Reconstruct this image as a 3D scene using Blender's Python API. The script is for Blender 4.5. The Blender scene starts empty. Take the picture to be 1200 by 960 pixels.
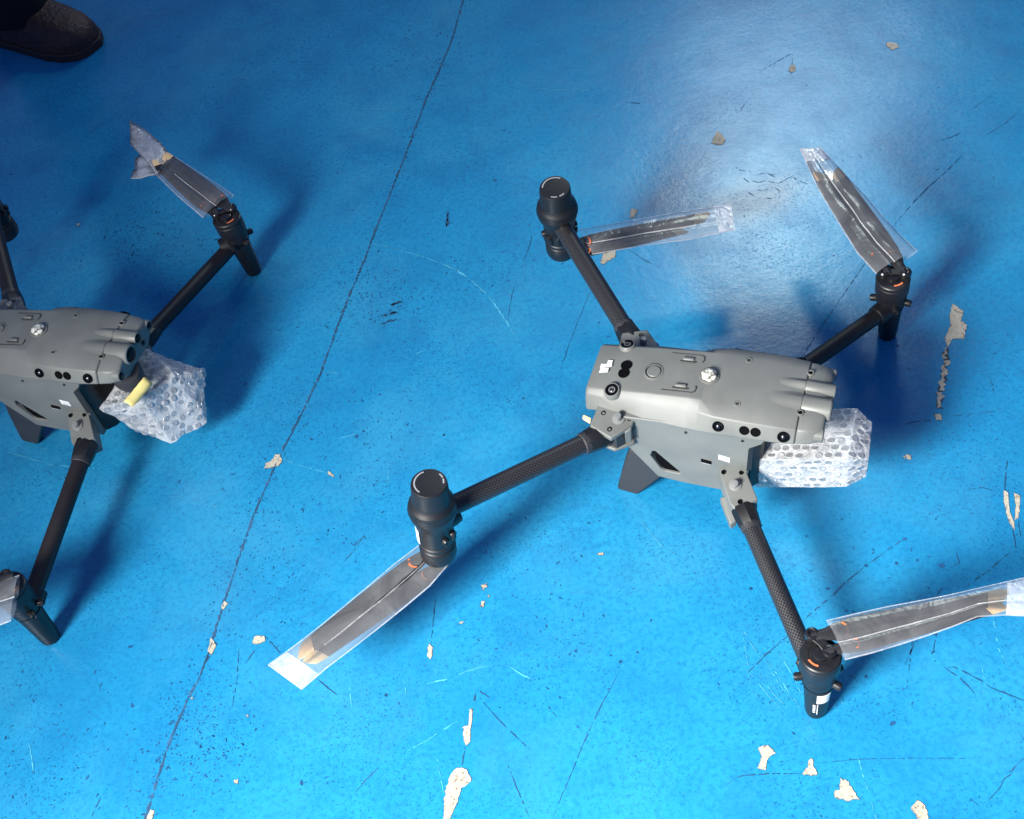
import bpy, bmesh, math, random
from mathutils import Vector, Matrix, noise, Euler

scene = bpy.context.scene
C = scene.collection

# ------------------------------------------------------------------ camera
cam_d = bpy.data.cameras.new('camera')
cam = bpy.data.objects.new('camera', cam_d)
C.objects.link(cam)
cam.matrix_world = (Matrix.Translation((0, 0, 1.2315))
                    @ Matrix.Rotation(0.64892, 4, 'X') @ Matrix.Rotation(-0.23449, 4, 'Z'))
cam_d.sensor_width = 36.0
cam_d.lens = 36.0 * 1362.1 / 1200.0
cam_d.clip_start = 0.01
cam_d.clip_end = 100
scene.camera = cam

# ------------------------------------------------------------------ world and lamps
world = bpy.data.worlds.new('World')
scene.world = world
world.use_nodes = True
bg = world.node_tree.nodes['Background']
bg.inputs[0].default_value = (0.25, 0.40, 1.0, 1)
bg.inputs[1].default_value = 0.30


def area(name, loc, target, sx, sy, power, col):
    d = bpy.data.lights.new(name, 'AREA')
    d.shape = 'RECTANGLE'
    d.size, d.size_y, d.energy, d.color = sx, sy, power, col
    o = bpy.data.objects.new(name, d)
    C.objects.link(o)
    o.location = loc
    o.rotation_euler = (Vector(target) - Vector(loc)).to_track_quat('-Z', 'Y').to_euler()
    return o


key = area('doorway_light', (-1.33, -0.43, 1.36), (0.36, 0.27, 0.0), 0.62, 0.62, 40, (1.0, 0.985, 0.94))
key.data.spread = math.radians(82)
area('window_light', (1.45, 4.12, 3.16), (0.40, 1.15, 0), 0.66, 0.56, 21, (0.84, 1.0, 0.93))
area('high_window_light', (2.35, 6.1, 4.1), (0.55, 1.5, 0), 1.5, 1.1, 24, (0.90, 0.97, 1.0))

vs = scene.view_settings
vs.view_transform = 'Standard'
vs.look = 'None'
vs.exposure = 0.0
vs.gamma = 1.0

# ------------------------------------------------------------------ materials
MATS = {}


def principled(name, col, rough=0.5, metal=0.0, spec=0.5, coat=0.0):
    m = bpy.data.materials.new(name)
    m.use_nodes = True
    p = m.node_tree.nodes['Principled BSDF']
    p.inputs['Base Color'].default_value = (*col, 1)
    p.inputs['Roughness'].default_value = rough
    p.inputs['Metallic'].default_value = metal
    p.inputs['Specular IOR Level'].default_value = spec
    p.inputs['Coat Weight'].default_value = coat
    MATS[name] = m
    return m


def N(m, t, **kw):
    n = m.node_tree.nodes.new(t)
    for k, v in kw.items():
        setattr(n, k, v)
    return n


def L(m, a, b):
    m.node_tree.links.new(a, b)


def math_node(m, op, a, b=None, c=None, clamp=False):
    n = N(m, 'ShaderNodeMath', operation=op, use_clamp=clamp)
    for i, v in enumerate((a, b, c)):
        if v is None:
            continue
        if hasattr(v, 'is_linked'):
            L(m, v, n.inputs[i])
        else:
            n.inputs[i].default_value = v
    return n.outputs[0]


def mix_col(m, f, a, b):
    n = N(m, 'ShaderNodeMix', data_type='RGBA')
    if hasattr(f, 'is_linked'):
        L(m, f, n.inputs[0])
    else:
        n.inputs[0].default_value = f
    for i, v in ((6, a), (7, b)):
        if hasattr(v, 'is_linked'):
            L(m, v, n.inputs[i])
        else:
            n.inputs[i].default_value = (*v, 1)
    return n.outputs[2]


def noise_node(m, vec, scale, detail=3, rough=0.55, dist=0.0):
    n = N(m, 'ShaderNodeTexNoise')
    n.inputs['Scale'].default_value = scale
    n.inputs['Detail'].default_value = detail
    n.inputs['Roughness'].default_value = rough
    n.inputs['Distortion'].default_value = dist
    L(m, vec, n.inputs['Vector'])
    return n.outputs[0]


def ramp(m, fac, lo, hi):
    n = N(m, 'ShaderNodeMapRange')
    n.inputs[1].default_value = lo
    n.inputs[2].default_value = hi
    L(m, fac, n.inputs[0])
    return n.outputs[0]


def bump(m, height, strength, dist, normal=None):
    n = N(m, 'ShaderNodeBump')
    n.inputs['Strength'].default_value = strength
    n.inputs['Distance'].default_value = dist
    L(m, height, n.inputs['Height'])
    if normal is not None:
        L(m, normal, n.inputs['Normal'])
    return n.outputs[0]


def textured(name, col, rough, fine=900, var=0.12, bstr=0.15, bdist=0.0002, **kw):
    """a moulded or painted surface: slight colour drift, fine grain, uneven gloss"""
    m = principled(name, col, rough, **kw)
    p = m.node_tree.nodes['Principled BSDF']
    tc = N(m, 'ShaderNodeTexCoord').outputs['Object']
    n1 = noise_node(m, tc, 22, 4)
    n2 = noise_node(m, tc, fine, 2)
    dark = tuple(c * (1 - var) for c in col)
    lite = tuple(min(1, c * (1 + var)) for c in col)
    L(m, mix_col(m, ramp(m, n1, .3, .7), dark, lite), p.inputs['Base Color'])
    L(m, math_node(m, 'MULTIPLY_ADD', n1, 0.25, rough - 0.12), p.inputs['Roughness'])
    L(m, bump(m, n2, bstr, bdist), p.inputs['Normal'])
    return m


textured('shell_grey', (0.152, 0.158, 0.147), 0.48, bstr=0.3)
textured('shell_dark', (0.030, 0.029, 0.032), 0.5)
textured('black_plastic', (0.008, 0.008, 0.009), 0.42)
textured('motor_black', (0.010, 0.010, 0.012), 0.44, var=.05)
textured('hub_metal', (0.05, 0.05, 0.055), 0.25, metal=0.8)
textured('blade_plastic', (0.020, 0.020, 0.022), 0.45)
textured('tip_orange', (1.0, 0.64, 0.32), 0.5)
textured('mark_orange', (0.80, 0.20, 0.07), 0.5)
textured('label_white', (0.80, 0.80, 0.78), 0.5, var=.04)
textured('print_white', (0.72, 0.72, 0.72), 0.5)
textured('print_grey', (0.33, 0.34, 0.35), 0.5)
textured('tape_yellow', (0.75, 0.62, 0.22), 0.55, var=.2)
principled('hole_black', (0.002, 0.002, 0.003), 0.85, spec=.08)
principled('lens_black', (0.003, 0.003, 0.004), 0.12, spec=0.12)
textured('screw_steel', (0.10, 0.10, 0.105), 0.3, metal=0.9)
textured('pin_grey', (0.20, 0.205, 0.20), 0.35)
textured('seam_dark', (0.03, 0.032, 0.03), 0.6)
textured('leather_brown', (0.050, 0.020, 0.012), 0.55, fine=120, var=.7, bstr=.9, bdist=.003)
textured('sole_brown', (0.035, 0.018, 0.013), 0.6)
textured('cloth_black', (0.006, 0.006, 0.007), 0.9, fine=700, bstr=.6, bdist=.0006)
textured('lace_dark', (0.10, 0.09, 0.085), 0.6)
textured('crack_dark', (0.012, 0.075, 0.17), 0.7, fine=300, var=.5)
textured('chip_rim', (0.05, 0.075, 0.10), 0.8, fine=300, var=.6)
textured('scratch_light', (0.07, 0.42, 0.60), 0.5, fine=300, var=.3)
textured('seam_grime', (0.028, 0.10, 0.20), 0.75, fine=260, var=.6, bstr=.8, bdist=.001)
textured('pit_dark', (0.010, 0.085, 0.215), 0.5, var=.6)

# bare cement showing where the paint is gone
m = textured('bare_cement', (0.50, 0.455, 0.35), 0.8, fine=420, var=.22, bstr=.8, bdist=.001)
p = m.node_tree.nodes['Principled BSDF']
tc = N(m, 'ShaderNodeTexCoord').outputs['Object']
base = p.inputs['Base Color'].links[0].from_socket
sp = ramp(m, noise_node(m, tc, 240, 5, .7), .54, .64)
L(m, mix_col(m, sp, base, (0.16, 0.13, 0.10)), p.inputs['Base Color'])

# carbon fibre: twill weave from UVs that run along the tube
m = principled('carbon_tube', (0.02, 0.02, 0.022), 0.38, coat=0.15)
p = m.node_tree.nodes['Principled BSDF']
uv = N(m, 'ShaderNodeTexCoord').outputs['UV']
sep = N(m, 'ShaderNodeSeparateXYZ')
L(m, uv, sep.inputs[0])
u1 = math_node(m, 'MULTIPLY', sep.outputs[0], 1.0)
row = math_node(m, 'FLOOR', math_node(m, 'MULTIPLY', sep.outputs[1], 1.0))
ph = math_node(m, 'ADD', math_node(m, 'MULTIPLY', u1, 0.5), math_node(m, 'MULTIPLY', row, 0.5))
tw = math_node(m, 'GREATER_THAN', math_node(m, 'FRACT', ph), 0.5)
grain = noise_node(m, uv, 6, 3)
tw2 = math_node(m, 'MULTIPLY', tw, grain)
L(m, mix_col(m, tw2, (0.011, 0.011, 0.012), (0.060, 0.058, 0.060)), p.inputs['Base Color'])
L(m, math_node(m, 'MULTIPLY_ADD', tw, 0.16, 0.30), p.inputs['Roughness'])
L(m, bump(m, tw2, 0.35, 0.0004), p.inputs['Normal'])
m = textured('tube_matte', (0.013, 0.010, 0.010), 0.5)


def film(name, diff, rough, bscale, bstr, tint, stretch=(1, 1, 1), fac=1.0, n2w=0.22):
    """thin clear plastic: mostly see-through, a milky share, and gloss on its wrinkles"""
    m = bpy.data.materials.new(name)
    m.use_nodes = True
    nt = m.node_tree
    nt.nodes.clear()
    out = nt.nodes.new('ShaderNodeOutputMaterial')
    tc = N(m, 'ShaderNodeTexCoord').outputs['Object']
    mp = N(m, 'ShaderNodeMapping')
    mp.inputs['Scale'].default_value = stretch
    L(m, tc, mp.inputs[0])
    n1 = noise_node(m, mp.outputs[0], bscale, 3, .6, 1.2)
    n2 = noise_node(m, mp.outputs[0], bscale * 4.3, 2, .5, .6)
    h = math_node(m, 'MULTIPLY_ADD', n2, n2w, n1)
    bp = bump(m, h, bstr, 0.006)
    tr = N(m, 'ShaderNodeBsdfTransparent')
    tr.inputs[0].default_value = (*tint, 1)
    df = N(m, 'ShaderNodeBsdfDiffuse')
    df.inputs[0].default_value = (.93, .94, .95, 1)
    tl = N(m, 'ShaderNodeBsdfTranslucent')
    tl.inputs[0].default_value = (.93, .94, .95, 1)
    md = N(m, 'ShaderNodeMixShader')
    md.inputs[0].default_value = 0.35
    L(m, df.outputs[0], md.inputs[1])
    L(m, tl.outputs[0], md.inputs[2])
    gl = N(m, 'ShaderNodeBsdfGlossy')
    gl.inputs['Roughness'].default_value = rough
    for s in (df, gl):
        L(m, bp, s.inputs['Normal'])
    fr = N(m, 'ShaderNodeFresnel')
    fr.inputs[0].default_value = 1.45
    L(m, bp, fr.inputs['Normal'])
    a = N(m, 'ShaderNodeMixShader')
    milky = math_node(m, 'MULTIPLY', ramp(m, n1, .25, .75), diff * 0.9)
    L(m, math_node(m, 'ADD', milky, diff * 0.5), a.inputs[0])
    L(m, tr.outputs[0], a.inputs[1])
    L(m, md.outputs[0], a.inputs[2])
    b = N(m, 'ShaderNodeMixShader')
    L(m, math_node(m, 'MULTIPLY', fr.outputs[0], fac, clamp=True), b.inputs[0])
    L(m, a.outputs[0], b.inputs[1])
    L(m, gl.outputs[0], b.inputs[2])
    L(m, b.outputs[0], out.inputs[0])
    MATS[name] = m
    return m


film('sleeve_film', 0.17, 0.20, 15, 0.34, (.985, .99, .99), fac=1.3, n2w=.02)
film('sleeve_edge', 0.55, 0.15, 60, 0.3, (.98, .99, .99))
film('sleeve_frost', 0.62, 0.16, 30, 0.6, (.985, .99, .99), fac=1.5, n2w=.3)
film('wrap_film', 0.74, 0.14, 60, 0.5, (.98, .985, .99), fac=2.0)
film('bubble_film', 0.36, 0.08, 120, 0.2, (.98, .985, .99), fac=3.0)

# clear dome of the beacon
m = principled('beacon_clear', (0.85, 0.86, 0.78), 0.12, spec=0.6)
p = m.node_tree.nodes['Principled BSDF']
tc = N(m, 'ShaderNodeTexCoord').outputs['Object']
vo = N(m, 'ShaderNodeTexVoronoi')
vo.inputs['Scale'].default_value = 260
L(m, tc, vo.inputs['Vector'])
L(m, mix_col(m, ramp(m, vo.outputs['Distance'], .25, .75), (0.86, 0.86, 0.74), (0.12, 0.12, 0.10)), p.inputs['Base Color'])

# painted floor
m = principled('floor_paint', (0.02, 0.25, 0.55), 0.35)
p = m.node_tree.nodes['Principled BSDF']
tc = N(m, 'ShaderNodeTexCoord').outputs['Object']
big = noise_node(m, tc, 2.1, 4, .6)
mid = noise_node(m, tc, 11, 5, .62)
fin = noise_node(m, tc, 150, 4, .6)
pit = noise_node(m, tc, 330, 3, .6, .5)
c1 = mix_col(m, ramp(m, big, .32, .68), (0.013, 0.235, 0.47), (0.024, 0.315, 0.56))
c2 = mix_col(m, math_node(m, 'MULTIPLY', ramp(m, mid, .46, .70), .6), c1, (0.010, 0.185, 0.40))
c3 = mix_col(m, math_node(m, 'MULTIPLY', ramp(m, fin, .46, .66), .60), c2, (0.009, 0.175, 0.38))
clump = ramp(m, noise_node(m, tc, 6.5, 4, .6), .42, .62)
pm = math_node(m, 'MULTIPLY', ramp(m, pit, .585, .645), math_node(m, 'MULTIPLY_ADD', clump, .60, .22), clamp=True)
c4 = mix_col(m, pm, c3, (0.006, 0.060, 0.16))
scf = noise_node(m, tc, 60, 5, .7)
c5 = mix_col(m, math_node(m, 'MULTIPLY', ramp(m, scf, .60, .74), .35), c4, (0.05, 0.36, 0.60))
dust = noise_node(m, tc, 4.3, 6, .68, .4)
c6 = mix_col(m, math_node(m, 'MULTIPLY', ramp(m, dust, .48, .76), .42), c5, (0.07, 0.33, 0.50))
worn = noise_node(m, tc, 8.7, 6, .7, .8)
c7 = mix_col(m, math_node(m, 'MULTIPLY', ramp(m, worn, .54, .74), .50), c6, (0.012, 0.14, 0.33))
L(m, c7, p.inputs['Base Color'])
L(m, math_node(m, 'MULTIPLY_ADD', mid, .22, .11), p.inputs['Roughness'])
hgt = math_node(m, 'ADD', math_node(m, 'MULTIPLY', fin, .55), math_node(m, 'MULTIPLY', pit, .35))
hgt = math_node(m, 'SUBTRACT', hgt, math_node(m, 'MULTIPLY', pm, .5))
b1 = bump(m, mid, 0.12, 0.006)
L(m, bump(m, hgt, 0.15, 0.0014, b1), p.inputs['Normal'])


# ------------------------------------------------------------------ mesh helpers
def link(name, me, parent=None, mat=None):
    o = bpy.data.objects.new(name, me)
    C.objects.link(o)
    if parent is not None:
        o.parent = parent
    if mat is not None:
        me.materials.append(MATS[mat])
    return o


def mesh(name, V, F, mat=None, parent=None, smooth=None, bevel=0.0, seg=2, uvs=None):
    me = bpy.data.meshes.new(name)
    me.from_pydata([tuple(v) for v in V], [], F)
    bm = bmesh.new()
    bm.from_mesh(me)
    if uvs is None:
        bmesh.ops.recalc_face_normals(bm, faces=bm.faces)
    bm.to_mesh(me)
    bm.free()
    if uvs is not None:
        lay = me.uv_layers.new(name='uv')
        for lp in me.loops:
            lay.data[lp.index].uv = uvs[lp.vertex_index]
    if smooth is not None:
        me.shade_smooth()
        me.set_sharp_from_angle(angle=math.radians(smooth))
    o = link(name, me, parent, mat)
    if bevel:
        b = o.modifiers.new('bevel', 'BEVEL')
        b.width, b.segments, b.limit_method, b.angle_limit = bevel, seg, 'ANGLE', math.radians(28)
        b.harden_normals = False
        me.shade_smooth()
        me.set_sharp_from_angle(angle=math.radians(50))
    return o


def frame(d):
    d = Vector(d).normalized()
    a = Vector((0, 0, 1)) if abs(d.z) < .95 else Vector((1, 0, 0))
    x = a.cross(d).normalized()
    return x, d.cross(x), d


def lathe_data(p0, d, prof, n=28, scale=(1, 1)):
    """prof: (radius, distance along d) pairs"""
    x, y, d = frame(d)
    p0 = Vector(p0)
    V, F = [], []
    for r, t in prof:
        for i in range(n):
            a = 2 * math.pi * i / n
            V.append(p0 + d * t + x * (math.cos(a) * r * scale[0]) + y * (math.sin(a) * r * scale[1]))
    for k in range(len(prof) - 1):
        for i in range(n):
            j = (i + 1) % n
            F.append((k * n + i, k * n + j, (k + 1) * n + j, (k + 1) * n + i))
    F.append(tuple(range(n - 1, -1, -1)))
    F.append(tuple(range((len(prof) - 1) * n, len(prof) * n)))
    return V, F


def lathe(name, p0, d, prof, mat, parent, n=28, smooth=32, scale=(1, 1)):
    V, F = lathe_data(p0, d, prof, n, scale)
    return mesh(name, V, F, mat, parent, smooth)


def rod(name, p0, p1, r, mat, parent, n=16, r1=None):
    p0, p1 = Vector(p0), Vector(p1)
    l = (p1 - p0).length
    r1 = r if r1 is None else r1
    c = min(r, r1, l) * .15
    return lathe(name, p0, p1 - p0, [(r - c, 0), (r, c), (r1, l - c), (r1 - c, l)], mat, parent, n)


def prism(name, top, down, mat, parent, bevel=.0012):
    n = len(top)
    V = [Vector(v) for v in top] + [Vector(v) + Vector(down) for v in top]
    F = [tuple(range(n)), tuple(range(2 * n - 1, n - 1, -1))]
    F += [(i, (i + 1) % n, n + (i + 1) % n, n + i) for i in range(n)]
    return mesh(name, V, F, mat, parent, bevel=bevel)


def loft(name, rings, mat, parent, bevel=.0015, closed=True, smooth=None, caps=True):
    n = len(rings[0])
    V = [v for r in rings for v in r]
    F = []
    for k in range(len(rings) - 1):
        for i in range(n if closed else n - 1):
            j = (i + 1) % n
            F.append((k * n + i, k * n + j, (k + 1) * n + j, (k + 1) * n + i))
    if caps:
        F.append(tuple(range(n - 1, -1, -1)))
        F.append(tuple(range((len(rings) - 1) * n, len(rings) * n)))
    return mesh(name, V, F, mat, parent, bevel=bevel, smooth=smooth)


def ribbon_data(pts, w, z, taper=True, jit=.35, seed=0, step=.006, gap=0.0):
    """a ragged strip lying on the ground along a polyline"""
    rnd = random.Random(seed)
    P = [Vector((q[0], q[1], 0)) for q in pts]
    out = []
    for a, b in zip(P, P[1:]):
        k = max(1, int((b - a).length / step))
        out += [a.lerp(b, i / k) for i in range(k)]
    out.append(P[-1])
    n = len(out)
    V, F = [], []
    for i, q in enumerate(out):
        d = (out[min(n - 1, i + 1)] - out[max(0, i - 1)]).normalized()
        s = Vector((-d.y, d.x, 0))
        t = i / max(1, n - 1)
        ww = w * (1 - jit + 2 * jit * rnd.random()) * .5
        if taper:
            ww *= min(1, .25 + 3.2 * min(t, 1 - t))
        off = s * (rnd.random() - .5) * w * .8
        V += [q + off + s * ww + Vector((0, 0, z)), q + off - s * ww + Vector((0, 0, z))]
        if i and rnd.random() > gap:
            F.append((2 * i - 2, 2 * i, 2 * i + 1, 2 * i - 1))
    return V, F


def tag(o, label, cat, group=None, kind=None):
    if label:
        o['label'] = label
    if cat:
        o['category'] = cat
    if group:
        o['group'] = group
    if kind:
        o['kind'] = kind
    return o


def empty(name, loc=(0, 0, 0), rot=(0, 0, 0)):
    o = bpy.data.objects.new(name, None)
    C.objects.link(o)
    o.empty_display_size = .05
    o.location = loc
    o.rotation_euler = rot
    return o


# ------------------------------------------------------------------ data measured on the floor and the drones (metres)
T = {'FL': [((0.1946, 0.2534), (0.2372, 0.2999)), ((0.1674, 0.284), (0.2116, 0.3265)), ((0.1452, 0.3183), (0.187, 0.3538)), ((0.1235, 0.353), (0.1643, 0.383)), ((0.1018, 0.3877), (0.14, 0.4107)), ((0.083, 0.4241), (0.1158, 0.4387)), ((0.0646, 0.4606), (0.0918, 0.4667))], 'RL': [((-0.2014, 0.2852), (-0.1696, 0.2445)), ((-0.1697, 0.2995), (-0.1405, 0.2576)), ((-0.138, 0.3137), (-0.1114, 0.2708)), ((-0.1063, 0.328), (-0.0818, 0.2828)), ((-0.0747, 0.3423), (-0.0519, 0.2941)), ((-0.0427, 0.3559), (-0.0237, 0.309)), ((-0.0105, 0.369), (0.0051, 0.3229))], 'RR': [((-0.2389, -0.2301), (-0.1964, -0.2425)), ((-0.2578, -0.2596), (-0.2082, -0.2756)), ((-0.2748, -0.2903), (-0.2258, -0.306)), ((-0.2922, -0.3207), (-0.2442, -0.336)), ((-0.3097, -0.351), (-0.2632, -0.3656)), ((-0.3284, -0.3806), (-0.2825, -0.395)), ((-0.348, -0.4097), (-0.2998, -0.4256))], 'FR': [((0.2144, -0.2239), (0.2382, -0.261)), ((0.2413, -0.2089), (0.2625, -0.2471)), ((0.2685, -0.1943), (0.286, -0.232)), ((0.2962, -0.1807), (0.3092, -0.2164)), ((0.3238, -0.167), (0.332, -0.2002)), ((0.3509, -0.1522), (0.3541, -0.183)), ((0.3779, -0.1374), (0.3802, -0.1745)), ((0.4049, -0.1226), (0.4076, -0.1691)), ((0.4319, -0.1076), (0.4351, -0.164))], 'FL2': [((0.1205, 0.291), (0.147, 0.342)), ((0.0917, 0.3099), (0.1125, 0.361)), ((0.0628, 0.3288), (0.078, 0.3799)), ((0.0349, 0.3489), (0.0433, 0.3985)), ((0.0072, 0.3695), (0.0085, 0.417))], 'FL2flapA': [((0.0117, 0.3643), (0.013, 0.4117)), ((-0.012, 0.386), (-0.0181, 0.4386)), ((-0.0371, 0.4062), (-0.0523, 0.4609)), ((-0.0629, 0.4254), (-0.0896, 0.4783))], 'FL2flapB': [((0.0058, 0.3734), (-0.0221, 0.4059)), ((-0.0107, 0.3723), (-0.0346, 0.4117)), ((-0.0273, 0.3718), (-0.0464, 0.4186)), ((-0.0439, 0.3718), (-0.0565, 0.4279))], 'bossFR': [(0.2032, -0.2418, 0.124), (0.2228, -0.2562, 0.124)], 'bossFL': [(0.2034, 0.258, 0.124), (0.2282, 0.2628, 0.124)], 'bossFL2': [(0.1351, 0.3022, 0.124), (0.1542, 0.3169, 0.124)], 'tipsFR': [(0.352, -0.1618, 0.127), (0.3714, -0.1529, 0.127), (0.3574, -0.1759, 0.127)], 'tipsFL': [(0.1028, 0.4057, 0.127), (0.1249, 0.4128, 0.127), (0.092, 0.4171, 0.127), (0.1201, 0.4285, 0.127)], 'tipsRL': [(-0.0551, 0.3293, 0.1), (-0.035, 0.3378, 0.1), (-0.0738, 0.3097, 0.1)], 'tipsRR': [(-0.3051, -0.3685, 0.1), (-0.3208, -0.3871, 0.1), (-0.293, -0.3839, 0.1), (-0.3147, -0.3958, 0.1)], 'tipsFL2': [(0.0054, 0.4085, 0.127), (-0.0065, 0.3995, 0.127), (-0.0208, 0.4174, 0.127)]}
chips= [[(0.3954, 1.346), (0.4012, 1.3564), (0.4118, 1.3692), (0.4145, 1.3599), (0.4166, 1.3445), (0.4119, 1.3379), (0.4016, 1.3396)], [(0.7237, 1.4792), (0.7318, 1.4783), (0.7388, 1.4709), (0.738, 1.4618), (0.7271, 1.4592), (0.7222, 1.4681)], [(0.565, 1.4787), (0.5726, 1.4804), (0.569, 1.4657), (0.562, 1.4615), (0.5603, 1.4691)], [(0.6025, 0.9351), (0.6104, 0.9185), (0.6009, 0.9045), (0.6045, 0.8941), (0.5919, 0.8754), (0.5788, 0.8795), (0.5672, 0.8667), (0.5697, 0.8824), (0.5853, 0.9002), (0.5901, 0.9156)], [(0.5603, 0.86), (0.5588, 0.8457), (0.5504, 0.8367), (0.5508, 0.8482)], [(0.5454, 0.8353), (0.54, 0.8198), (0.5317, 0.8081), (0.534, 0.8216)], [(0.5296, 0.8031), (0.5274, 0.7898), (0.5194, 0.7812), (0.5216, 0.7943)], [(0.5109, 0.7741), (0.5182, 0.7705), (0.5156, 0.7618), (0.5079, 0.7641)], [(0.4547, 0.7265), (0.4609, 0.7234), (0.4586, 0.7175), (0.4533, 0.7204)], [(0.5424, 0.6479), (0.546, 0.6445), (0.5405, 0.6301), (0.5365, 0.6192), (0.5352, 0.6052), (0.5313, 0.5945), (0.5298, 0.6067), (0.5329, 0.6202), (0.536, 0.6338)], [(0.5519, 0.6416), (0.5568, 0.6365), (0.5513, 0.6247), (0.5417, 0.6082), (0.5371, 0.6071), (0.5453, 0.6227)], [(-0.1481, 0.4741), (-0.139, 0.47), (-0.1357, 0.4567), (-0.1428, 0.4527), (-0.1485, 0.4522), (-0.154, 0.4375), (-0.1645, 0.4233), (-0.1676, 0.4149), (-0.1739, 0.4163), (-0.1713, 0.4276), (-0.1662, 0.4498), (-0.1572, 0.4695)], [(-0.1245, 0.5365), (-0.1211, 0.5359), (-0.1243, 0.5228), (-0.127, 0.5154), (-0.1302, 0.4992), (-0.1355, 0.4965), (-0.137, 0.5048), (-0.135, 0.5174), (-0.1289, 0.5189)], [(0.1702, 0.4188), (0.1818, 0.4198), (0.1866, 0.4092), (0.1774, 0.4067), (0.1709, 0.3951), (0.1638, 0.3987), (0.1717, 0.409)], [(0.2178, 0.395), (0.2212, 0.3942), (0.2199, 0.3879), (0.2209, 0.3775), (0.2121, 0.3787), (0.206, 0.382), (0.2134, 0.3876)], [(0.242, 0.3679), (0.248, 0.3646), (0.2498, 0.3524), (0.2528, 0.3436), (0.241, 0.3455), (0.2295, 0.3509), (0.231, 0.3578), (0.2372, 0.3572)], [(0.2987, 0.3239), (0.3081, 0.3296), (0.3125, 0.325), (0.3139, 0.3176), (0.3101, 0.3063), (0.3024, 0.309)], [(-0.322, 0.9525), (-0.3163, 0.9494), (-0.3136, 0.9373), (-0.3186, 0.933), (-0.3279, 0.9329), (-0.3383, 0.9345), (-0.3355, 0.9422), (-0.3285, 0.943)], [(-0.3662, 0.6902), (-0.3599, 0.6909), (-0.3526, 0.6878), (-0.352, 0.6808), (-0.3605, 0.6796), (-0.3666, 0.6823)], [(-0.4186, 0.7027), (-0.4146, 0.697), (-0.4127, 0.6885), (-0.4183, 0.6797), (-0.4233, 0.6856), (-0.421, 0.6941)], [(-0.158, 0.6271), (-0.1549, 0.6208), (-0.1571, 0.6125), (-0.1598, 0.6077), (-0.1623, 0.6117), (-0.1611, 0.6202)], [(0.243, 1.2475), (0.251, 1.2429), (0.2434, 1.2285), (0.2358, 1.2293)], [(0.1828, 1.174), (0.2016, 1.1749), (0.1952, 1.1592), (0.1767, 1.1512), (0.174, 1.1556)], [(-0.2536, 0.9045), (-0.2474, 0.8972), (-0.2477, 0.8931), (-0.2551, 0.9008)], [(-0.0852, 0.6859), (-0.0785, 0.6877), (-0.0783, 0.6829), (-0.0841, 0.6798)], [(-0.0887, 0.6658), (-0.0849, 0.6636), (-0.088, 0.6575), (-0.0908, 0.6594)], [(-0.0793, 0.6714), (-0.0771, 0.672), (-0.0789, 0.6678)], [(-0.1192, 0.6451), (-0.114, 0.6449), (-0.1156, 0.6419)], [(0.0599, 0.6933), (0.0678, 0.6911), (0.066, 0.688), (0.06, 0.6896)], [(-0.3966, 0.5203), (-0.3927, 0.5194), (-0.3929, 0.5145), (-0.3968, 0.5164)], [(-0.3804, 0.5937), (-0.3764, 0.5927), (-0.3785, 0.5901)], [(-0.4464, 0.6316), (-0.4423, 0.6316), (-0.4434, 0.6276)], [(-0.4934, 0.5103), (-0.4885, 0.5072), (-0.4914, 0.4964), (-0.4972, 0.4978)], [(-0.4, 0.7485), (-0.3958, 0.7438), (-0.4014, 0.7381), (-0.4046, 0.7413)], [(0.4509, 0.725), (0.4528, 0.7244), (0.4514, 0.7209)], [(-0.6136, 1.5081), (-0.6163, 1.5039), (-0.6193, 1.509)]]
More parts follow.
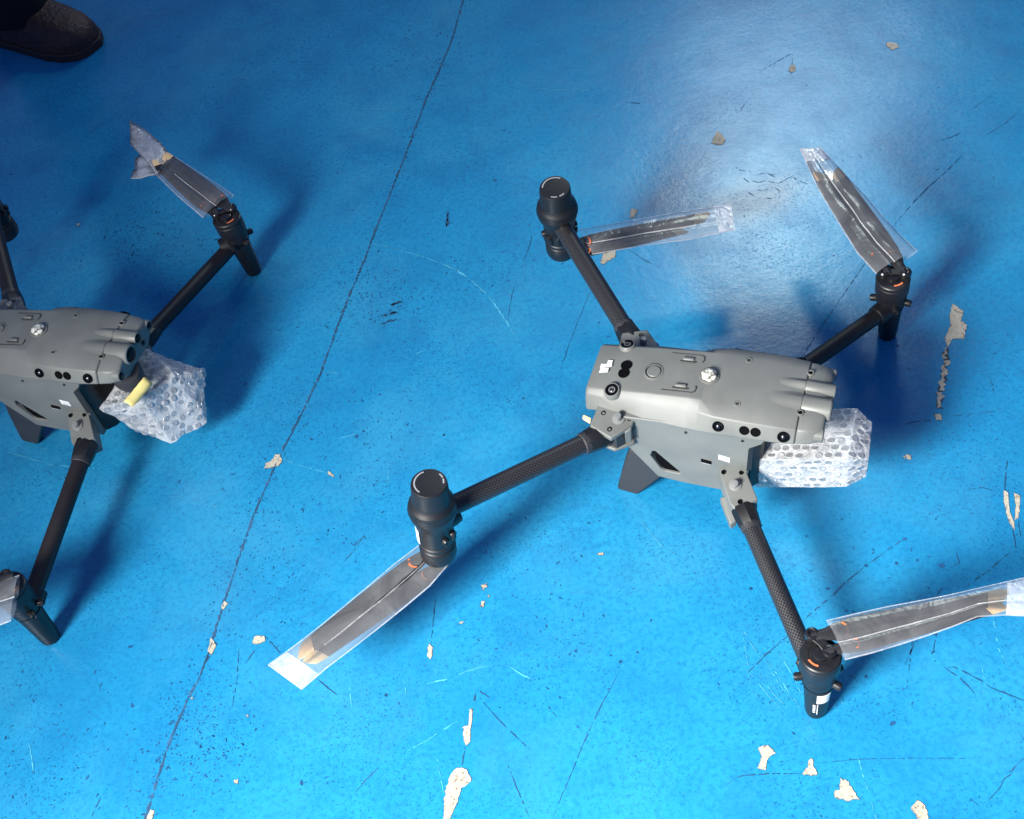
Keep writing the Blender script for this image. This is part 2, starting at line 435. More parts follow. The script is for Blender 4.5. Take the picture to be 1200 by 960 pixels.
cracks= [(2.2, [(0.7329, 1.1992), (0.6964, 1.1738), (0.6537, 1.1474), (0.6231, 1.125), (0.586, 1.0946)]), (1.6, [(0.586, 1.0946), (0.5341, 1.0495), (0.4689, 0.9879), (0.4143, 0.9344), (0.3619, 0.883)]), (2.5, [(0.7491, 1.2429), (0.7229, 1.2364), (0.7056, 1.2388)]), (1.4, [(0.844, 1.2586), (0.813, 1.2395), (0.7734, 1.2239)]), (1.2, [(0.8345, 1.3105), (0.8012, 1.2956), (0.7746, 1.2805)]), (2.0, [(0.4086, 0.6166), (0.3857, 0.6077), (0.3555, 0.5951)]), (2.4, [(0.3555, 0.5951), (0.3248, 0.5806), (0.3077, 0.5694), (0.2871, 0.5593), (0.2664, 0.5483)]), (1.8, [(0.2664, 0.5483), (0.2381, 0.532), (0.2097, 0.5171), (0.1795, 0.4988)]), (1.8, [(0.5191, 0.5723), (0.4841, 0.5545), (0.4457, 0.5403)]), (1.6, [(0.4344, 0.5545), (0.4192, 0.5419), (0.4034, 0.5275)]), (1.6, [(0.3727, 0.5001), (0.3624, 0.4819), (0.3422, 0.4434)]), (1.2, [(0.3992, 0.4985), (0.3822, 0.4716)]), (1.8, [(0.3893, 0.4576), (0.3999, 0.4548), (0.4112, 0.4439), (0.4221, 0.4321), (0.426, 0.4242), (0.4337, 0.4183), (0.4526, 0.4028), (0.4638, 0.3952)]), (1.5, [(0.3893, 0.4576), (0.4008, 0.4415), (0.4086, 0.4207)]), (1.6, [(0.4275, 0.3468), (0.4129, 0.3385), (0.4067, 0.3328), (0.3992, 0.3301), (0.392, 0.3238), (0.3793, 0.3153), (0.3646, 0.31), (0.3585, 0.3185)]), (1.5, [(0.1289, 0.3904), (0.1382, 0.3937), (0.1485, 0.394), (0.1763, 0.3892), (0.206, 0.382)]), (0.9, [(0.2239, 0.3888), (0.2676, 0.3829), (0.3121, 0.373), (0.378, 0.357)]), (1.3, [(-0.0942, 0.464), (-0.0888, 0.4332), (-0.0824, 0.4039)]), (1.3, [(0.0506, 0.541), (0.0247, 0.5112), (-0.0001, 0.4801), (-0.0253, 0.4444), (-0.0576, 0.399)]), (1.5, [(-0.1112, 0.5474), (-0.0943, 0.5154), (-0.0807, 0.495), (-0.0666, 0.4738)]), (1.5, [(-0.1424, 0.6836), (-0.1482, 0.6585), (-0.156, 0.6266)]), (3.0, [(-0.1151, 0.5536), (-0.1209, 0.5373)]), (2.2, [(-0.1368, 0.4948), (-0.1439, 0.475)]), (2.0, [(-0.1539, 1.1384), (-0.141, 1.141), (-0.1286, 1.1387)]), (2.6, [(-0.1535, 1.1518), (-0.1405, 1.1544), (-0.1265, 1.155)]), (2.4, [(-0.1373, 1.1704), (-0.1283, 1.171), (-0.1181, 1.1711)]), (3.2, [(-0.0247, 1.3364), (-0.0291, 1.3165), (-0.0332, 1.2988)]), (1.4, [(0.0903, 1.2436), (0.0802, 1.2193), (0.0676, 1.1946)]), (1.1, [(0.1532, 1.1156), (0.1234, 1.0665), (0.0996, 1.0256), (0.0723, 0.9719)]), (1.3, [(0.218, 1.1694), (0.2321, 1.1451), (0.2494, 1.1201)]), (1.8, [(0.5965, 0.8053), (0.5945, 0.7946), (0.5916, 0.7857)]), (1.2, [(0.5049, 0.8832), (0.4914, 0.8549)]), (1.6, [(0.5288, 0.7646), (0.5593, 0.7596), (0.5848, 0.756)]), (1.3, [(0.4709, 0.7696), (0.487, 0.7689), (0.5069, 0.7644)]), (2.4, [(0.5637, 0.6858), (0.5517, 0.6639), (0.5418, 0.6444)]), (1.5, [(0.5296, 0.5973), (0.5246, 0.5777), (0.5172, 0.5659)]), (1.3, [(0.5407, 0.6061), (0.5337, 0.5845)]), (1.3, [(0.5323, 0.6508), (0.5199, 0.6581), (0.4981, 0.6605)]), (2.0, [(-0.1099, 0.5554), (-0.0999, 0.5445)]), (2.6, [(0.4471, 0.5679), (0.4529, 0.5721)]), (2.4, [(0.4313, 0.5779), (0.4378, 0.5671)]), (1.4, [(0.4586, 0.5877), (0.4543, 0.566)]), (1.8, [(0.4709, 1.4181), (0.4592, 1.4029)]), (1.4, [(0.5126, 1.483), (0.5799, 1.5102), (0.558, 1.454)]), (1.8, [(-0.038, 0.5187), (-0.0312, 0.5048)]), (1.4, [(-0.0006, 0.4862), (-0.0001, 0.4801)]), (1.4, [(0.3507, 0.4695), (0.3771, 0.499)]), (1.5, [(-0.2647, 0.4732), (-0.251, 0.4844), (-0.2353, 0.4952)]), (1.3, [(-0.5608, 0.5166), (-0.5497, 0.5392)]), (1.2, [(-0.558, 0.6795), (-0.5544, 0.6653)]), (1.4, [(-0.3526, 0.689), (-0.3317, 0.6552)]), (1.4, [(-0.2953, 0.6183), (-0.2724, 0.591)]), (1.6, [(-0.2463, 0.8037), (-0.2318, 0.7832), (-0.2161, 0.7966)]), (1.2, [(-0.2482, 0.7626), (-0.2325, 0.777), (-0.2161, 0.7966)]), (1.2, [(0.0235, 1.0902), (0.0384, 1.1359), (0.049, 1.1583)]), (2.0, [(-0.3773, 0.658), (-0.3639, 0.6748)]), (1.2, [(-0.3846, 0.6801), (-0.3884, 0.642), (-0.396, 0.6061)]), (2.6, [(0.2966, 1.4861), (0.3188, 1.4733)]), (2.0, [(0.0852, 1.494), (0.1032, 1.4764)])]
scr= [(0.9, [(-0.1686, 1.3163), (-0.1373, 1.2981), (-0.1106, 1.2779), (-0.0772, 1.252), (-0.0484, 1.226)]), (1.6, [(-0.0506, 1.2285), (-0.0318, 1.2079), (-0.0163, 1.185)]), (1.2, [(-0.0163, 1.185), (-0.0019, 1.1576), (0.0087, 1.1318), (0.0185, 1.0968), (0.0278, 1.061)]), (0.9, [(-0.176, 0.5795), (-0.148, 0.5788), (-0.1172, 0.5827), (-0.094, 0.5832)]), (0.8, [(-0.205, 0.5046), (-0.1776, 0.5128), (-0.1569, 0.5208), (-0.1394, 0.5266)]), (0.9, [(-0.1692, 0.4909), (-0.1686, 0.4694), (-0.1678, 0.4501)]), (0.7, [(-0.1927, 0.5901), (-0.1932, 0.5711)]), (0.8, [(0.2674, 0.3923), (0.2647, 0.356), (0.2614, 0.3169)]), (0.7, [(0.1955, 0.5626), (0.1996, 0.5345), (0.2051, 0.5151)]), (0.7, [(0.2252, 0.5226), (0.2305, 0.495), (0.2342, 0.4636)]), (0.8, [(0.2114, 0.5103), (0.2197, 0.4773), (0.2277, 0.4503)]), (0.6, [(0.1977, 0.4982), (0.2043, 0.4741), (0.2157, 0.4513)]), (0.7, [(0.2084, 0.5163), (0.2142, 0.4838), (0.2232, 0.4593)]), (0.6, [(0.2346, 0.5361), (0.2415, 0.5131)]), (0.6, [(0.1888, 0.5005), (0.199, 0.4724), (0.2076, 0.4553)]), (0.6, [(0.2717, 0.4492), (0.2728, 0.4341)]), (0.8, [(-0.2501, 1.0756), (-0.2322, 1.07), (-0.2085, 1.0612)]), (0.7, [(-0.3143, 0.9445), (-0.2922, 0.9268), (-0.2538, 0.9018)]), (0.7, [(-0.1738, 0.8968), (-0.1778, 0.8649)]), (0.6, [(-0.2373, 0.9536), (-0.2077, 0.9551)]), (0.6, [(-0.1284, 1.065), (-0.0968, 1.0711)]), (0.7, [(-0.2565, 0.5977), (-0.2573, 0.5714)]), (0.6, [(-0.2902, 0.5955), (-0.2891, 0.5846)]), (0.9, [(-0.6393, 0.624), (-0.6305, 0.5836)]), (0.6, [(-0.649, 1.0551), (-0.6394, 1.0583)]), (0.7, [(-0.7118, 1.0749), (-0.6352, 1.026), (-0.5618, 0.9975)]), (0.7, [(0.1585, 1.5752), (0.2574, 1.5305), (0.2973, 1.5176)]), (0.6, [(-0.1631, 1.6432), (-0.0921, 1.6142), (-0.0445, 1.5849)]), (0.7, [(0.47, 0.5228), (0.4532, 0.4636), (0.4535, 0.4331)]), (0.7, [(0.1952, 0.5518), (0.1857, 0.491)]), (0.6, [(0.1205, 0.7233), (0.1361, 0.6821), (0.1558, 0.6587)]), (0.7, [(-0.0728, 0.5778), (-0.0605, 0.564), (-0.0477, 0.5533)]), (0.6, [(0.428, 0.4497), (0.4222, 0.4261)])]
seam= [(0.1181, 1.9389), (0.0869, 1.8674), (0.0496, 1.7626), (0.0144, 1.6833), (-0.0179, 1.6166), (-0.0532, 1.5318), (-0.0825, 1.4624), (-0.1138, 1.3911), (-0.1401, 1.3314), (-0.1675, 1.2656), (-0.193, 1.2111), (-0.2215, 1.1431), (-0.2505, 1.0709), (-0.2837, 1.0071), (-0.3137, 0.9544), (-0.3377, 0.9051), (-0.3598, 0.8573), (-0.3777, 0.8105), (-0.3939, 0.765), (-0.4095, 0.7213), (-0.4213, 0.6839), (-0.4346, 0.6537), (-0.4485, 0.6299), (-0.4622, 0.6014), (-0.4745, 0.5733), (-0.4875, 0.5362), (-0.4992, 0.5001), (-0.5086, 0.4741)]
clus= [((-0.4906, 1.4114), 0.057, 250), ((-0.533, 1.4653), 0.067, 250), ((-0.1566, 1.1905), 0.043, 200), ((-0.4295, 0.5725), 0.043, 250), ((-0.0287, 1.7552), 0.057, 150), ((-0.3243, 0.7959), 0.057, 150), ((-0.6117, 0.6067), 0.057, 120), ((-0.0782, 1.2), 0.057, 100), ((-0.3031, 1.8117), 0.057, 60), ((-0.0169, 0.6296), 0.067, 100), ((-0.187, 0.9317), 0.057, 100), ((0.3726, 0.5488), 0.067, 70)]
dots= [((0.057, 1.3775), 0.0076, 0.005), ((-0.0313, 1.2275), 0.0029, 0.0037), ((-0.5155, 0.6391), 0.0038, 0.0063), ((-0.322, 0.4985), 0.0038, 0.0075), ((-0.5186, 0.7171), 0.0038, 0.005), ((0.0528, 0.5499), 0.0038, 0.0037), ((-0.2165, 0.577), 0.0048, 0.0037), ((0.4095, 0.6164), 0.0048, 0.005), ((0.3887, 0.5895), 0.0048, 0.0037), ((0.1456, 1.0464), 0.0029, 0.0037), ((0.1519, 1.0171), 0.0029, 0.005), ((0.2415, 1.2161), 0.0029, 0.0037), ((0.4396, 0.9893), 0.0029, 0.0025), ((0.5096, 0.8892), 0.0038, 0.0037), ((0.4873, 1.0651), 0.0029, 0.0025), ((0.5085, 0.8496), 0.0029, 0.0037), ((0.008, 1.2144), 0.0029, 0.0037), ((-0.0247, 1.1651), 0.0038, 0.0025), ((0.014, 1.1611), 0.0038, 0.0025), ((0.0179, 0.9479), 0.0038, 0.0037), ((-0.0956, 0.9191), 0.0038, 0.0037), ((-0.2717, 0.9637), 0.0029, 0.005), ((-0.2106, 0.9501), 0.0048, 0.005), ((-0.4549, 0.9455), 0.0029, 0.0037), ((0.2206, 0.6006), 0.0029, 0.0037), ((0.2115, 0.425), 0.0029, 0.005), ((0.4127, 0.5864), 0.0038, 0.0037), ((0.4354, 0.5734), 0.0057, 0.005), ((0.0742, 0.5562), 0.0029, 0.0037), ((0.0812, 1.1919), 0.0029, 0.0037), ((-0.1861, 1.4825), 0.0038, 0.0037), ((0.3144, 0.4111), 0.0048, 0.0075), ((-0.3566, 1.0876), 0.0038, 0.005), ((0.007, 0.5757), 0.0038, 0.0037), ((0.307, 0.4674), 0.0038, 0.0037), ((0.5734, 1.4256), 0.0029, 0.0037), ((0.3039, 0.5783), 0.0038, 0.0037), ((0.3555, 0.5951), 0.0057, 0.0037)]

# ------------------------------------------------------------------ the floor
S = 7.0
V, F = [], []
G = 28
for j in range(G + 1):
    for i in range(G + 1):
        V.append((-S + 2 * S * i / G, -S + 1 + 2 * S * j / G, 0))
for j in range(G):
    for i in range(G):
        a = j * (G + 1) + i
        F.append((a, a + 1, a + G + 2, a + G + 1))
floor = mesh('floor', V, F, 'floor_paint')
tag(floor, None, None, kind='structure')


def chip(pts, seed):
    rnd = random.Random(seed)
    P = [Vector((x, y, 0)) for x, y in pts]
    c = sum(P, Vector()) / len(P)
    out = []
    for a, b in zip(P, P[1:] + P[:1]):
        k = max(2, int((b - a).length / .0022))
        for i in range(k):
            q = a.lerp(b, i / k)
            q = q + (q - c).normalized() * (rnd.random() - .5) * .0022
            out.append(q)
    n = len(out)
    V, F, mi = [], [], []
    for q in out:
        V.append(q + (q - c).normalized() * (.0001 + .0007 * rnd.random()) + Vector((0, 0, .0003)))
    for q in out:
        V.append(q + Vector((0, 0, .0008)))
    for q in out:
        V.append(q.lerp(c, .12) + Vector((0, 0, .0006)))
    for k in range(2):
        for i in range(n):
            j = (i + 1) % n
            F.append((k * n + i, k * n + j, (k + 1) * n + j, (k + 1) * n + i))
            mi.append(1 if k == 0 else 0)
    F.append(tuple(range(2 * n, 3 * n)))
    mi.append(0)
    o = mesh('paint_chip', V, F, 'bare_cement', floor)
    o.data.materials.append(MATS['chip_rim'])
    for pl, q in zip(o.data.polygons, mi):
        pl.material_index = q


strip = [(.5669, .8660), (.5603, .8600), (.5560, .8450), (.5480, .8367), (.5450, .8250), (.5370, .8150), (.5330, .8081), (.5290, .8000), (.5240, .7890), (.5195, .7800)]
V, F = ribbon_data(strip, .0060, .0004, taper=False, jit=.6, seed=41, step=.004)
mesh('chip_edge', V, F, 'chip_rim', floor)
V, F = ribbon_data(strip, .0062, .0007, taper=True, jit=.75, seed=42, step=.003, gap=.08)
mesh('paint_chip', V, F, 'bare_cement', floor)
for i, c in enumerate(chips):
    if i not in (4, 5, 6):
        chip(c, i)
blisters = [[(.4137, 1.2826), (.4186, 1.2729), (.4323, 1.2661)], [(.4342, 1.2556), (.4488, 1.2563), (.4606, 1.2481), (.4723, 1.2479)], [(.4261, 1.2468), (.4367, 1.2391), (.4478, 1.241)], [(.449, 1.2367), (.4619, 1.2283), (.4764, 1.2328), (.4887, 1.2382)], [(.4276, 1.227), (.4358, 1.2202), (.4457, 1.2225)], [(.4326, 1.2062), (.4436, 1.2005)], [(.4143, 1.2259), (.4209, 1.2141)], [(.4834, 1.2381), (.4915, 1.2236), (.5007, 1.2127)], [(.4544, 1.2214), (.4591, 1.2121), (.4539, 1.2044)], [(.4165, 1.258), (.4227, 1.2441)], [(.4524, 1.255), (.4624, 1.2417)]]
cracks += [(1.3, q) for q in blisters]
cracks += [(7.0, [(-.1539, 1.1384), (-.1410, 1.1410), (-.1286, 1.1387)]), (8.0, [(-.1535, 1.1518), (-.1405, 1.1544), (-.1265, 1.1550)]), (6.5, [(-.1373, 1.1704), (-.1283, 1.1710), (-.1181, 1.1711)]), (7.0, [(-.0247, 1.3364), (-.0291, 1.3165), (-.0332, 1.2988)])]
for i, (w, pts) in enumerate(cracks):
    V, F = ribbon_data(pts, w * .00055, .0005, seed=i, jit=.8, step=.0035, gap=.16)
    mesh('crack', V, F, 'crack_dark', floor)
for i, (w, pts) in enumerate(scr):
    V, F = ribbon_data(pts, w * .0014, .0004, seed=90 + i, jit=.7, step=.004, gap=.25)
    mesh('scratch', V, F, 'scratch_light', floor)
# the joint between two slabs: a worn dark groove with ragged sides
for k in range(len(seam) - 1):
    pass
V, F = ribbon_data(seam, .0026, .0004, taper=False, jit=.8, seed=7, step=.003, gap=.05)
mesh('floor_joint', V, F, 'seam_grime', floor)
V, F = ribbon_data(seam, .0012, .0007, taper=False, jit=.95, seed=8, step=.004, gap=.25)
mesh('joint_crack', V, F, 'crack_dark', floor)
# dark pits and flecks, thick in some patches
rnd = random.Random(3)
V, F = [], []


def fleck(x, y, a, b, rot, z=.00035):
    k = 6
    s = len(V)
    for i in range(k):
        t = 2 * math.pi * i / k
        r = .6 + .7 * rnd.random()
        u, v = math.cos(t) * a * r, math.sin(t) * b * r
        V.append((x + u * math.cos(rot) - v * math.sin(rot), y + u * math.sin(rot) + v * math.cos(rot), z))
    F.append(tuple(range(s, s + k)))


for q in seam:
    for _ in range(26):
        sz = .0004 + .0010 * rnd.random() ** 2
        fleck(q[0] + rnd.gauss(0, .012), q[1] + rnd.gauss(0, .022), sz * (1 + rnd.random()), sz * .8, rnd.random() * 3.1)
for (cx, cy), r, n in clus:
    for _ in range(int(n * 2.2)):
        a = rnd.gauss(0, 1) * r * .75
        b = rnd.gauss(0, 1) * r * .95
        sz = .00035 + .0010 * rnd.random() ** 4
        fleck(cx + a, cy + b, sz * (1 + 1.6 * rnd.random()), sz * .8, rnd.random() * 3.1)
for _ in range(1500):
    x, y = rnd.uniform(-1.1, 1.2), rnd.uniform(.2, 2.4)
    sz = .0003 + .0012 * rnd.random() ** 4
    fleck(x, y, sz * (1 + 1.8 * rnd.random()), sz * .7, rnd.random() * 3.1)
for (x, y), a, b in dots:
    fleck(x, y, a * .55, b * .55, rnd.random() * 3)
o = mesh('paint_pits', V, F, 'pit_dark', floor)
o['kind'] = 'stuff'

# ------------------------------------------------------------------ drone body (x forward, y left, z up; metres)
ZT = .201


def mirror_ring(x, pts):
    """pts: (y, z) from top edge downwards on the +y side"""
    right = [Vector((x, -y, z)) for y, z in reversed(pts)]
    left = [Vector((x, y, z)) for y, z in pts]
    return right + left


def screw(name, p, r, parent, n=(0, 0, 1), head='screw_steel'):
    d = Vector(n).normalized()
    return lathe(name, Vector(p), d, [(r, -.002), (r, .0002), (r * .72, .0005), (r * .55, -.0006), (0.0001, -.0008)], head, parent, 12)


def ring_lens(p, n, r, parent, boss='shell_grey'):
    """obstacle sensor: raised boss, black ring and a small glass eye"""
    d = Vector(n).normalized()
    p = Vector(p)
    o = lathe('sensor_boss', p - d * .006, d, [(r * 1.38, 0), (r * 1.32, .0055), (r * 1.16, .0072), (r * 1.04, .0074), (r * 1.0, .0068), (.0001, .0066)], boss, parent, 24)
    lathe('sensor_ring', p, d, [(r * 1.0, .0004), (r * .96, .0016), (r * .55, .0010), (r * .50, -.0003), (.0001, -.0004)], 'lens_black', parent, 24)
    lathe('sensor_eye', p, d, [(r * .40, -.0006), (r * .36, .0010), (r * .2, .0017), (.0001, .0019)], 'screw_steel', parent, 16)
    return o


def dark_eye(p, n, r, parent, name='sensor_window'):
    d = Vector(n).normalized()
    return lathe(name, Vector(p), d, [(r * 1.22, -.002), (r * 1.18, .0006), (r * 1.02, .0010), (r * .98, .0005), (.0001, .0004)], 'hole_black', parent, 20)


def build_body(root):
    # --- upper shell
    secs = [(-.0905, [(.0300, .1815), (.0345, .1775), (.0400, .1580), (.030, .150)]),
            (-.0880, [(.0315, .1840), (.0370, .1790), (.0430, .1560), (.030, .148)]),
            (-.0700, [(.0318, .1865), (.0390, .1800), (.0445, .1610), (.030, .148)]),
            (-.0450, [(.0322, .1905), (.0400, .1820), (.0475, .1665), (.030, .148)]),
            (-.0200, [(.0325, .1945), (.0425, .1855), (.0530, .1705), (.030, .148)]),
            (.0280, [(.0330, .2005), (.0440, .1865), (.0558, .1720), (.030, .148)]),
            (.0420, [(.0332, ZT), (.0455, .1935), (.0565, .1728), (.030, .150)]),
            (.0600, [(.0335, ZT), (.0490, .1945), (.0572, .1742), (.030, .152)]),
            (.0950, [(.0325, ZT), (.0495, .1955), (.0575, .1765), (.030, .154)]),
            (.1250, [(.0312, ZT), (.0490, .1958), (.0572, .1782), (.030, .156)]),
            (.1480, [(.0300, .2005), (.0475, .1952), (.0550, .1795), (.030, .160)])]
    up = loft('upper_shell', [mirror_ring(x, pp) for x, pp in secs], 'shell_grey', root, bevel=.0022)
    # --- nose cap, parted from the shell by a fine joint
    nz = [(.1486, [(.0296, .1998), (.0470, .1945), (.0545, .1790), (.030, .160)]),
          (.1640, [(.0285, .2000), (.0455, .1942), (.0520, .1800), (.030, .162)]),
          (.1730, [(.0260, .1985), (.0415, .1925), (.0470, .1800), (.028, .166)]),
          (.1755, [(.0240, .1960), (.0390, .1900), (.0440, .1805), (.027, .169)])]
    nose = loft('nose_cap', [mirror_ring(x, pp) for x, pp in nz], 'shell_grey', root, bevel=.002)
    jr = [(.1474, [(.0290, .1990), (.0462, .1935), (.0536, .1790), (.030, .162)]),
          (.1492, [(.0290, .1990), (.0462, .1935), (.0536, .1790), (.030, .162)])]
    loft('shell_joint', [mirror_ring(x, pp) for x, pp in jr], 'seam_dark', up, bevel=0)
    # lens barrels that swell out of the deck as two ridges
    for y, z, r, x0, nm in ((-.0125, .1922, .0128, .112, 'lens_ridge'), (.0105, .1962, .0082, .120, 'lens_ridge')):
        V, F = [], []
        nx, ny = 14, 16
        for i in range(nx + 1):
            t = i / nx
            xx = x0 - .006 + (.1478 - x0 + .006) * t
            hh = (z + r + .0004 - ZT) * (t * t * (3 - 2 * t))
            for j in range(ny + 1):
                q = (j / ny - .5) * 2
                V.append((xx, y + q * r * 1.5, ZT - .0006 * t - .0008 + (hh + .0011 * min(1, t * 4)) * math.exp(-(q * 1.5 / .72) ** 2)))
        for i in range(nx):
            for j in range(ny):
                a = i * (ny + 1) + j
                F.append((a, a + 1, a + ny + 2, a + ny + 1))
        mesh(nm, V, F, 'shell_grey', up, smooth=80)
        lathe('lens_barrel', (.1482, y, z), (1, 0, 0), [(r * .97, 0), (r, .001), (r, .030), (r * .92, .0315), (r * .80, .0315), (r * .78, .029), (.0001, .028)], 'shell_grey', nose, 26)
        lathe('nose_lens', (.1765, y, z), (1, 0, 0), [(r * .78, 0), (r * .70, .0008), (r * .3, .0022), (.0001, .0026)], 'lens_black', nose, 22)
    for y, z, r in ((.0405, .1850, .0062), (-.0405, .1845, .0064), (.0175, .1790, .0050)):
        lathe('lens_barrel', (.1665, y, z), (1, 0, 0), [(r * 1.2, 0), (r * 1.18, .009), (r * 1.05, .0100), (r * .95, .0100), (r * .9, .0085), (.0001, .008)], 'shell_grey', nose, 20)
        lathe('nose_lens', (.1745, y, z), (1, 0, 0), [(r * .9, 0), (r * .8, .0008), (r * .3, .0016), (.0001, .0018)], 'lens_black', nose, 18)
    # deck details
    for x, y in ((.082, .0305), (.082, -.0305), (.150, .0275), (.1485, -.0275)):
        lathe('screw_well', (x, y, ZT - .0045), (0, 0, 1), [(.0042, 0), (.0040, .0046), (.0030, .0051), (.0022, .0030), (.0001, .0028)], 'shell_grey', up, 16)
        screw('shell_screw', (x, y, ZT + .0002), .0016, up, head='hole_black')
    b = lathe('beacon_light', (.0445, -.0005, ZT - .003), (0, 0, 1), [(.0118, 0), (.0112, .0042), (.0095, .0050), (.0090, .0040), (.0001, .0040)], 'shell_grey', root, 28)
    lathe('beacon_dome', (.0445, -.0005, ZT + .0008), (0, 0, 1), [(.0089, 0), (.0087, .0028), (.0070, .0048), (.0038, .0060), (.0001, .0063)], 'beacon_clear', b, 24)
    for k in range(3):
        a = 2.1 * k + .4
        mesh('beacon_rib', [(.0445 + math.cos(a) * .002, -.0005 + math.sin(a) * .002, ZT + .0074), (.0445 + math.cos(a + .12) * .0068, -.0005 + math.sin(a + .12) * .0068, ZT + .0056),
                            (.0445 + math.cos(a - .12) * .0068, -.0005 + math.sin(a - .12) * .0068, ZT + .0056)], [(0, 1, 2)], 'seam_dark', b)
    # round power key in the battery deck
    k = lathe('power_key', (-.0175, -.003, .1905), (-.04, 0, 1), [(.0122, 0), (.0118, .0052), (.0098, .0060), (.0094, .0048), (.0092, .0044)], 'shell_grey', root, 30)
    lathe('key_groove', (-.0175, -.003, .1930), (-.04, 0, 1), [(.0094, 0), (.0092, .0022), (.0080, .0022), (.0001, .0019)], 'seam_dark', k, 30)
    lathe('key_cap', (-.0175, -.003, .1930), (-.04, 0, 1), [(.0080, 0), (.0079, .0034), (.0070, .0042), (.0001, .0043)], 'shell_grey', k, 30)
    # battery latches
    for s in (1, -1):
        y0 = .0190 * s
        lt = prism('battery_latch', [(.010, y0 - .0022, .2012), (.0235, y0 - .0022, .2026), (.0235, y0 + .0022, .2026), (.010, y0 + .0022, .2012)], (0, 0, -.006), 'shell_grey', root, bevel=.0015)
        mesh('latch_gap', [(.008, y0 - .0042 * 1, .1995), (.0262, y0 - .0042, .2013), (.0262, y0 - .0024, .2013), (.008, y0 - .0024, .1995)], [(0, 1, 2, 3)], 'seam_dark', lt)
        for q in ([(-.004, .0265), (.0300, .0265), (.0335, .0250), (.0345, .0200), (.0330, .0170)],):
            for a, bb in zip(q, q[1:]):
                za, zb = .1965 + .118 * (a[0] + .004), .1965 + .118 * (bb[0] + .004)
                za, zb = min(za, ZT) + .0004, min(zb, ZT) + .0004
                rod('latch_line', (a[0], a[1] * s, za), (bb[0], bb[1] * s, zb), .00055, 'seam_dark', lt, 6)
    # rear upward sensors
    nrm = (-.10, 0, 1)
    for s in (1, -1):
        ring_lens((-.0585, .0335 * s, .1895), (-.12, .22 * s, 1), .0074, up)
        dark_eye((-.0515, .0058 * s - .002, .1900), nrm, .0056, up)
    # maker's mark on the rear deck: a small white blocky emblem
    em = [[(-.0802, .0040), (-.0802, -.0068), (-.0752, -.0068), (-.0752, .0040)], [(-.0772, -.0032), (-.0772, -.0098), (-.0712, -.0098), (-.0712, -.0032)],
          [(-.0752, .0028), (-.0752, -.0012), (-.0695, -.0012), (-.0695, .0028)], [(-.0768, .0074), (-.0768, .0030), (-.0722, .0030), (-.0722, .0074)]]
    em = [[(-.0790, -.0095), (-.0712, -.0082), (-.0712, -.0030), (-.0790, -.0035)], [(-.0798, -.0035), (-.0694, -.0018), (-.0694, .0020), (-.0798, .0012)],
          [(-.0745, .0016), (-.0700, .0020), (-.0700, .0062), (-.0745, .0058)]]
    V, F = [], []
    for q in em:
        s = len(V)
        V += [(-.0745 + (x + .0745) * 1.25, -.002 + (y + .002) * 1.25, .1866 + .158 * ((x + .0745) * 1.25 - .0045) + .0022) for x, y in q]
        F.append(tuple(range(s, s + 4)))
    lg = mesh('emblem', V, F, 'print_white', root)
    # side sensors
    for s in (1, -1):
        nn = (0, .91 * s, .42)
        for x, z, t in ((.066, .1850, 0), (.136, .1870, 0), (.0945, .1862, 1), (.1065, .1866, 1)):
            y = s * (.0532)
            if t == 0:
                d = Vector(nn).normalized()
                pp = Vector((x, y, z))
                lathe('sensor_ring', pp - d * .001, d, [(.0064, 0), (.0063, .0022), (.0058, .0028), (.0034, .0022), (.0030, .0012), (.0001, .001)], 'lens_black', up, 22)
                lathe('sensor_eye', pp - d * .0005, d, [(.0026, 0), (.0024, .0018), (.0012, .0026), (.0001, .0028)], 'screw_steel', up, 14)
            else:
                dark_eye((x, y, z), nn, .0047, up)
    # --- lower shell: side plates with the slanted vent, cut right through
    outer = [(-.052, .160), (-.040, .113), (-.0065, .0560), (.020, .0535), (.0550, .0530), (.098, .0560), (.1005, .108), (.1012, .153), (.112, .163), (.1165, .172),
             (.116, .178), (.060, .176), (.0, .174), (-.048, .170)]
    hole = [(-.0130, .1015), (-.0100, .1120), (-.0072, .1124), (.0200, .0775), (.0222, .0735), (.0195, .0716), (.0022, .0722), (-.002, .0755)]
    bm = bmesh.new()
    ed = []
    for lp in (outer, hole):
        vs_ = [bm.verts.new((x, 0, z)) for x, z in lp]
        ed += [bm.edges.new((vs_[i], vs_[(i + 1) % len(vs_)])) for i in range(len(vs_))]
    bmesh.ops.triangle_fill(bm, use_beauty=True, use_dissolve=False, edges=ed)
    bm.verts.index_update()
    T = [tuple(v.index for v in f.verts) for f in bm.faces]
    P2 = [(v.co.x, v.co.z) for v in bm.verts]
    bm.free()
    n = len(P2)
    V = [(x, .0535 - .05 * max(0, .10 - z), z) for x, z in P2] + [(x, -.0535 + .05 * max(0, .10 - z), z) for x, z in P2]
    F = [t for t in T] + [tuple(n + i for i in reversed(t)) for t in T]
    no = len(outer)
    F += [(i, (i + 1) % no, n + (i + 1) % no, n + i) for i in range(no)]
    nh = len(hole)
    F += [(no + i, no + (i + 1) % nh, n + no + (i + 1) % nh, n + no + i) for i in range(nh)]
    low = mesh('lower_shell', V, F, 'shell_grey', root, smooth=25, bevel=.0012)
    prism('vent_shade', [(-.0075, -.0490, .1110), (.024, -.0490, .1110), (.024, .0490, .1110), (-.0075, .0490, .1110)], (0, 0, -.042), 'hole_black', low, bevel=0)  # black block added behind the vent, standing in for the shade inside
    # camera bay at the front, dark
    prism('camera_bay', [(.100, -.047, .168), (.1130, -.033, .168), (.1130, .033, .168), (.100, .047, .168)], (0, 0, -.110), 'black_plastic', root, bevel=.003)
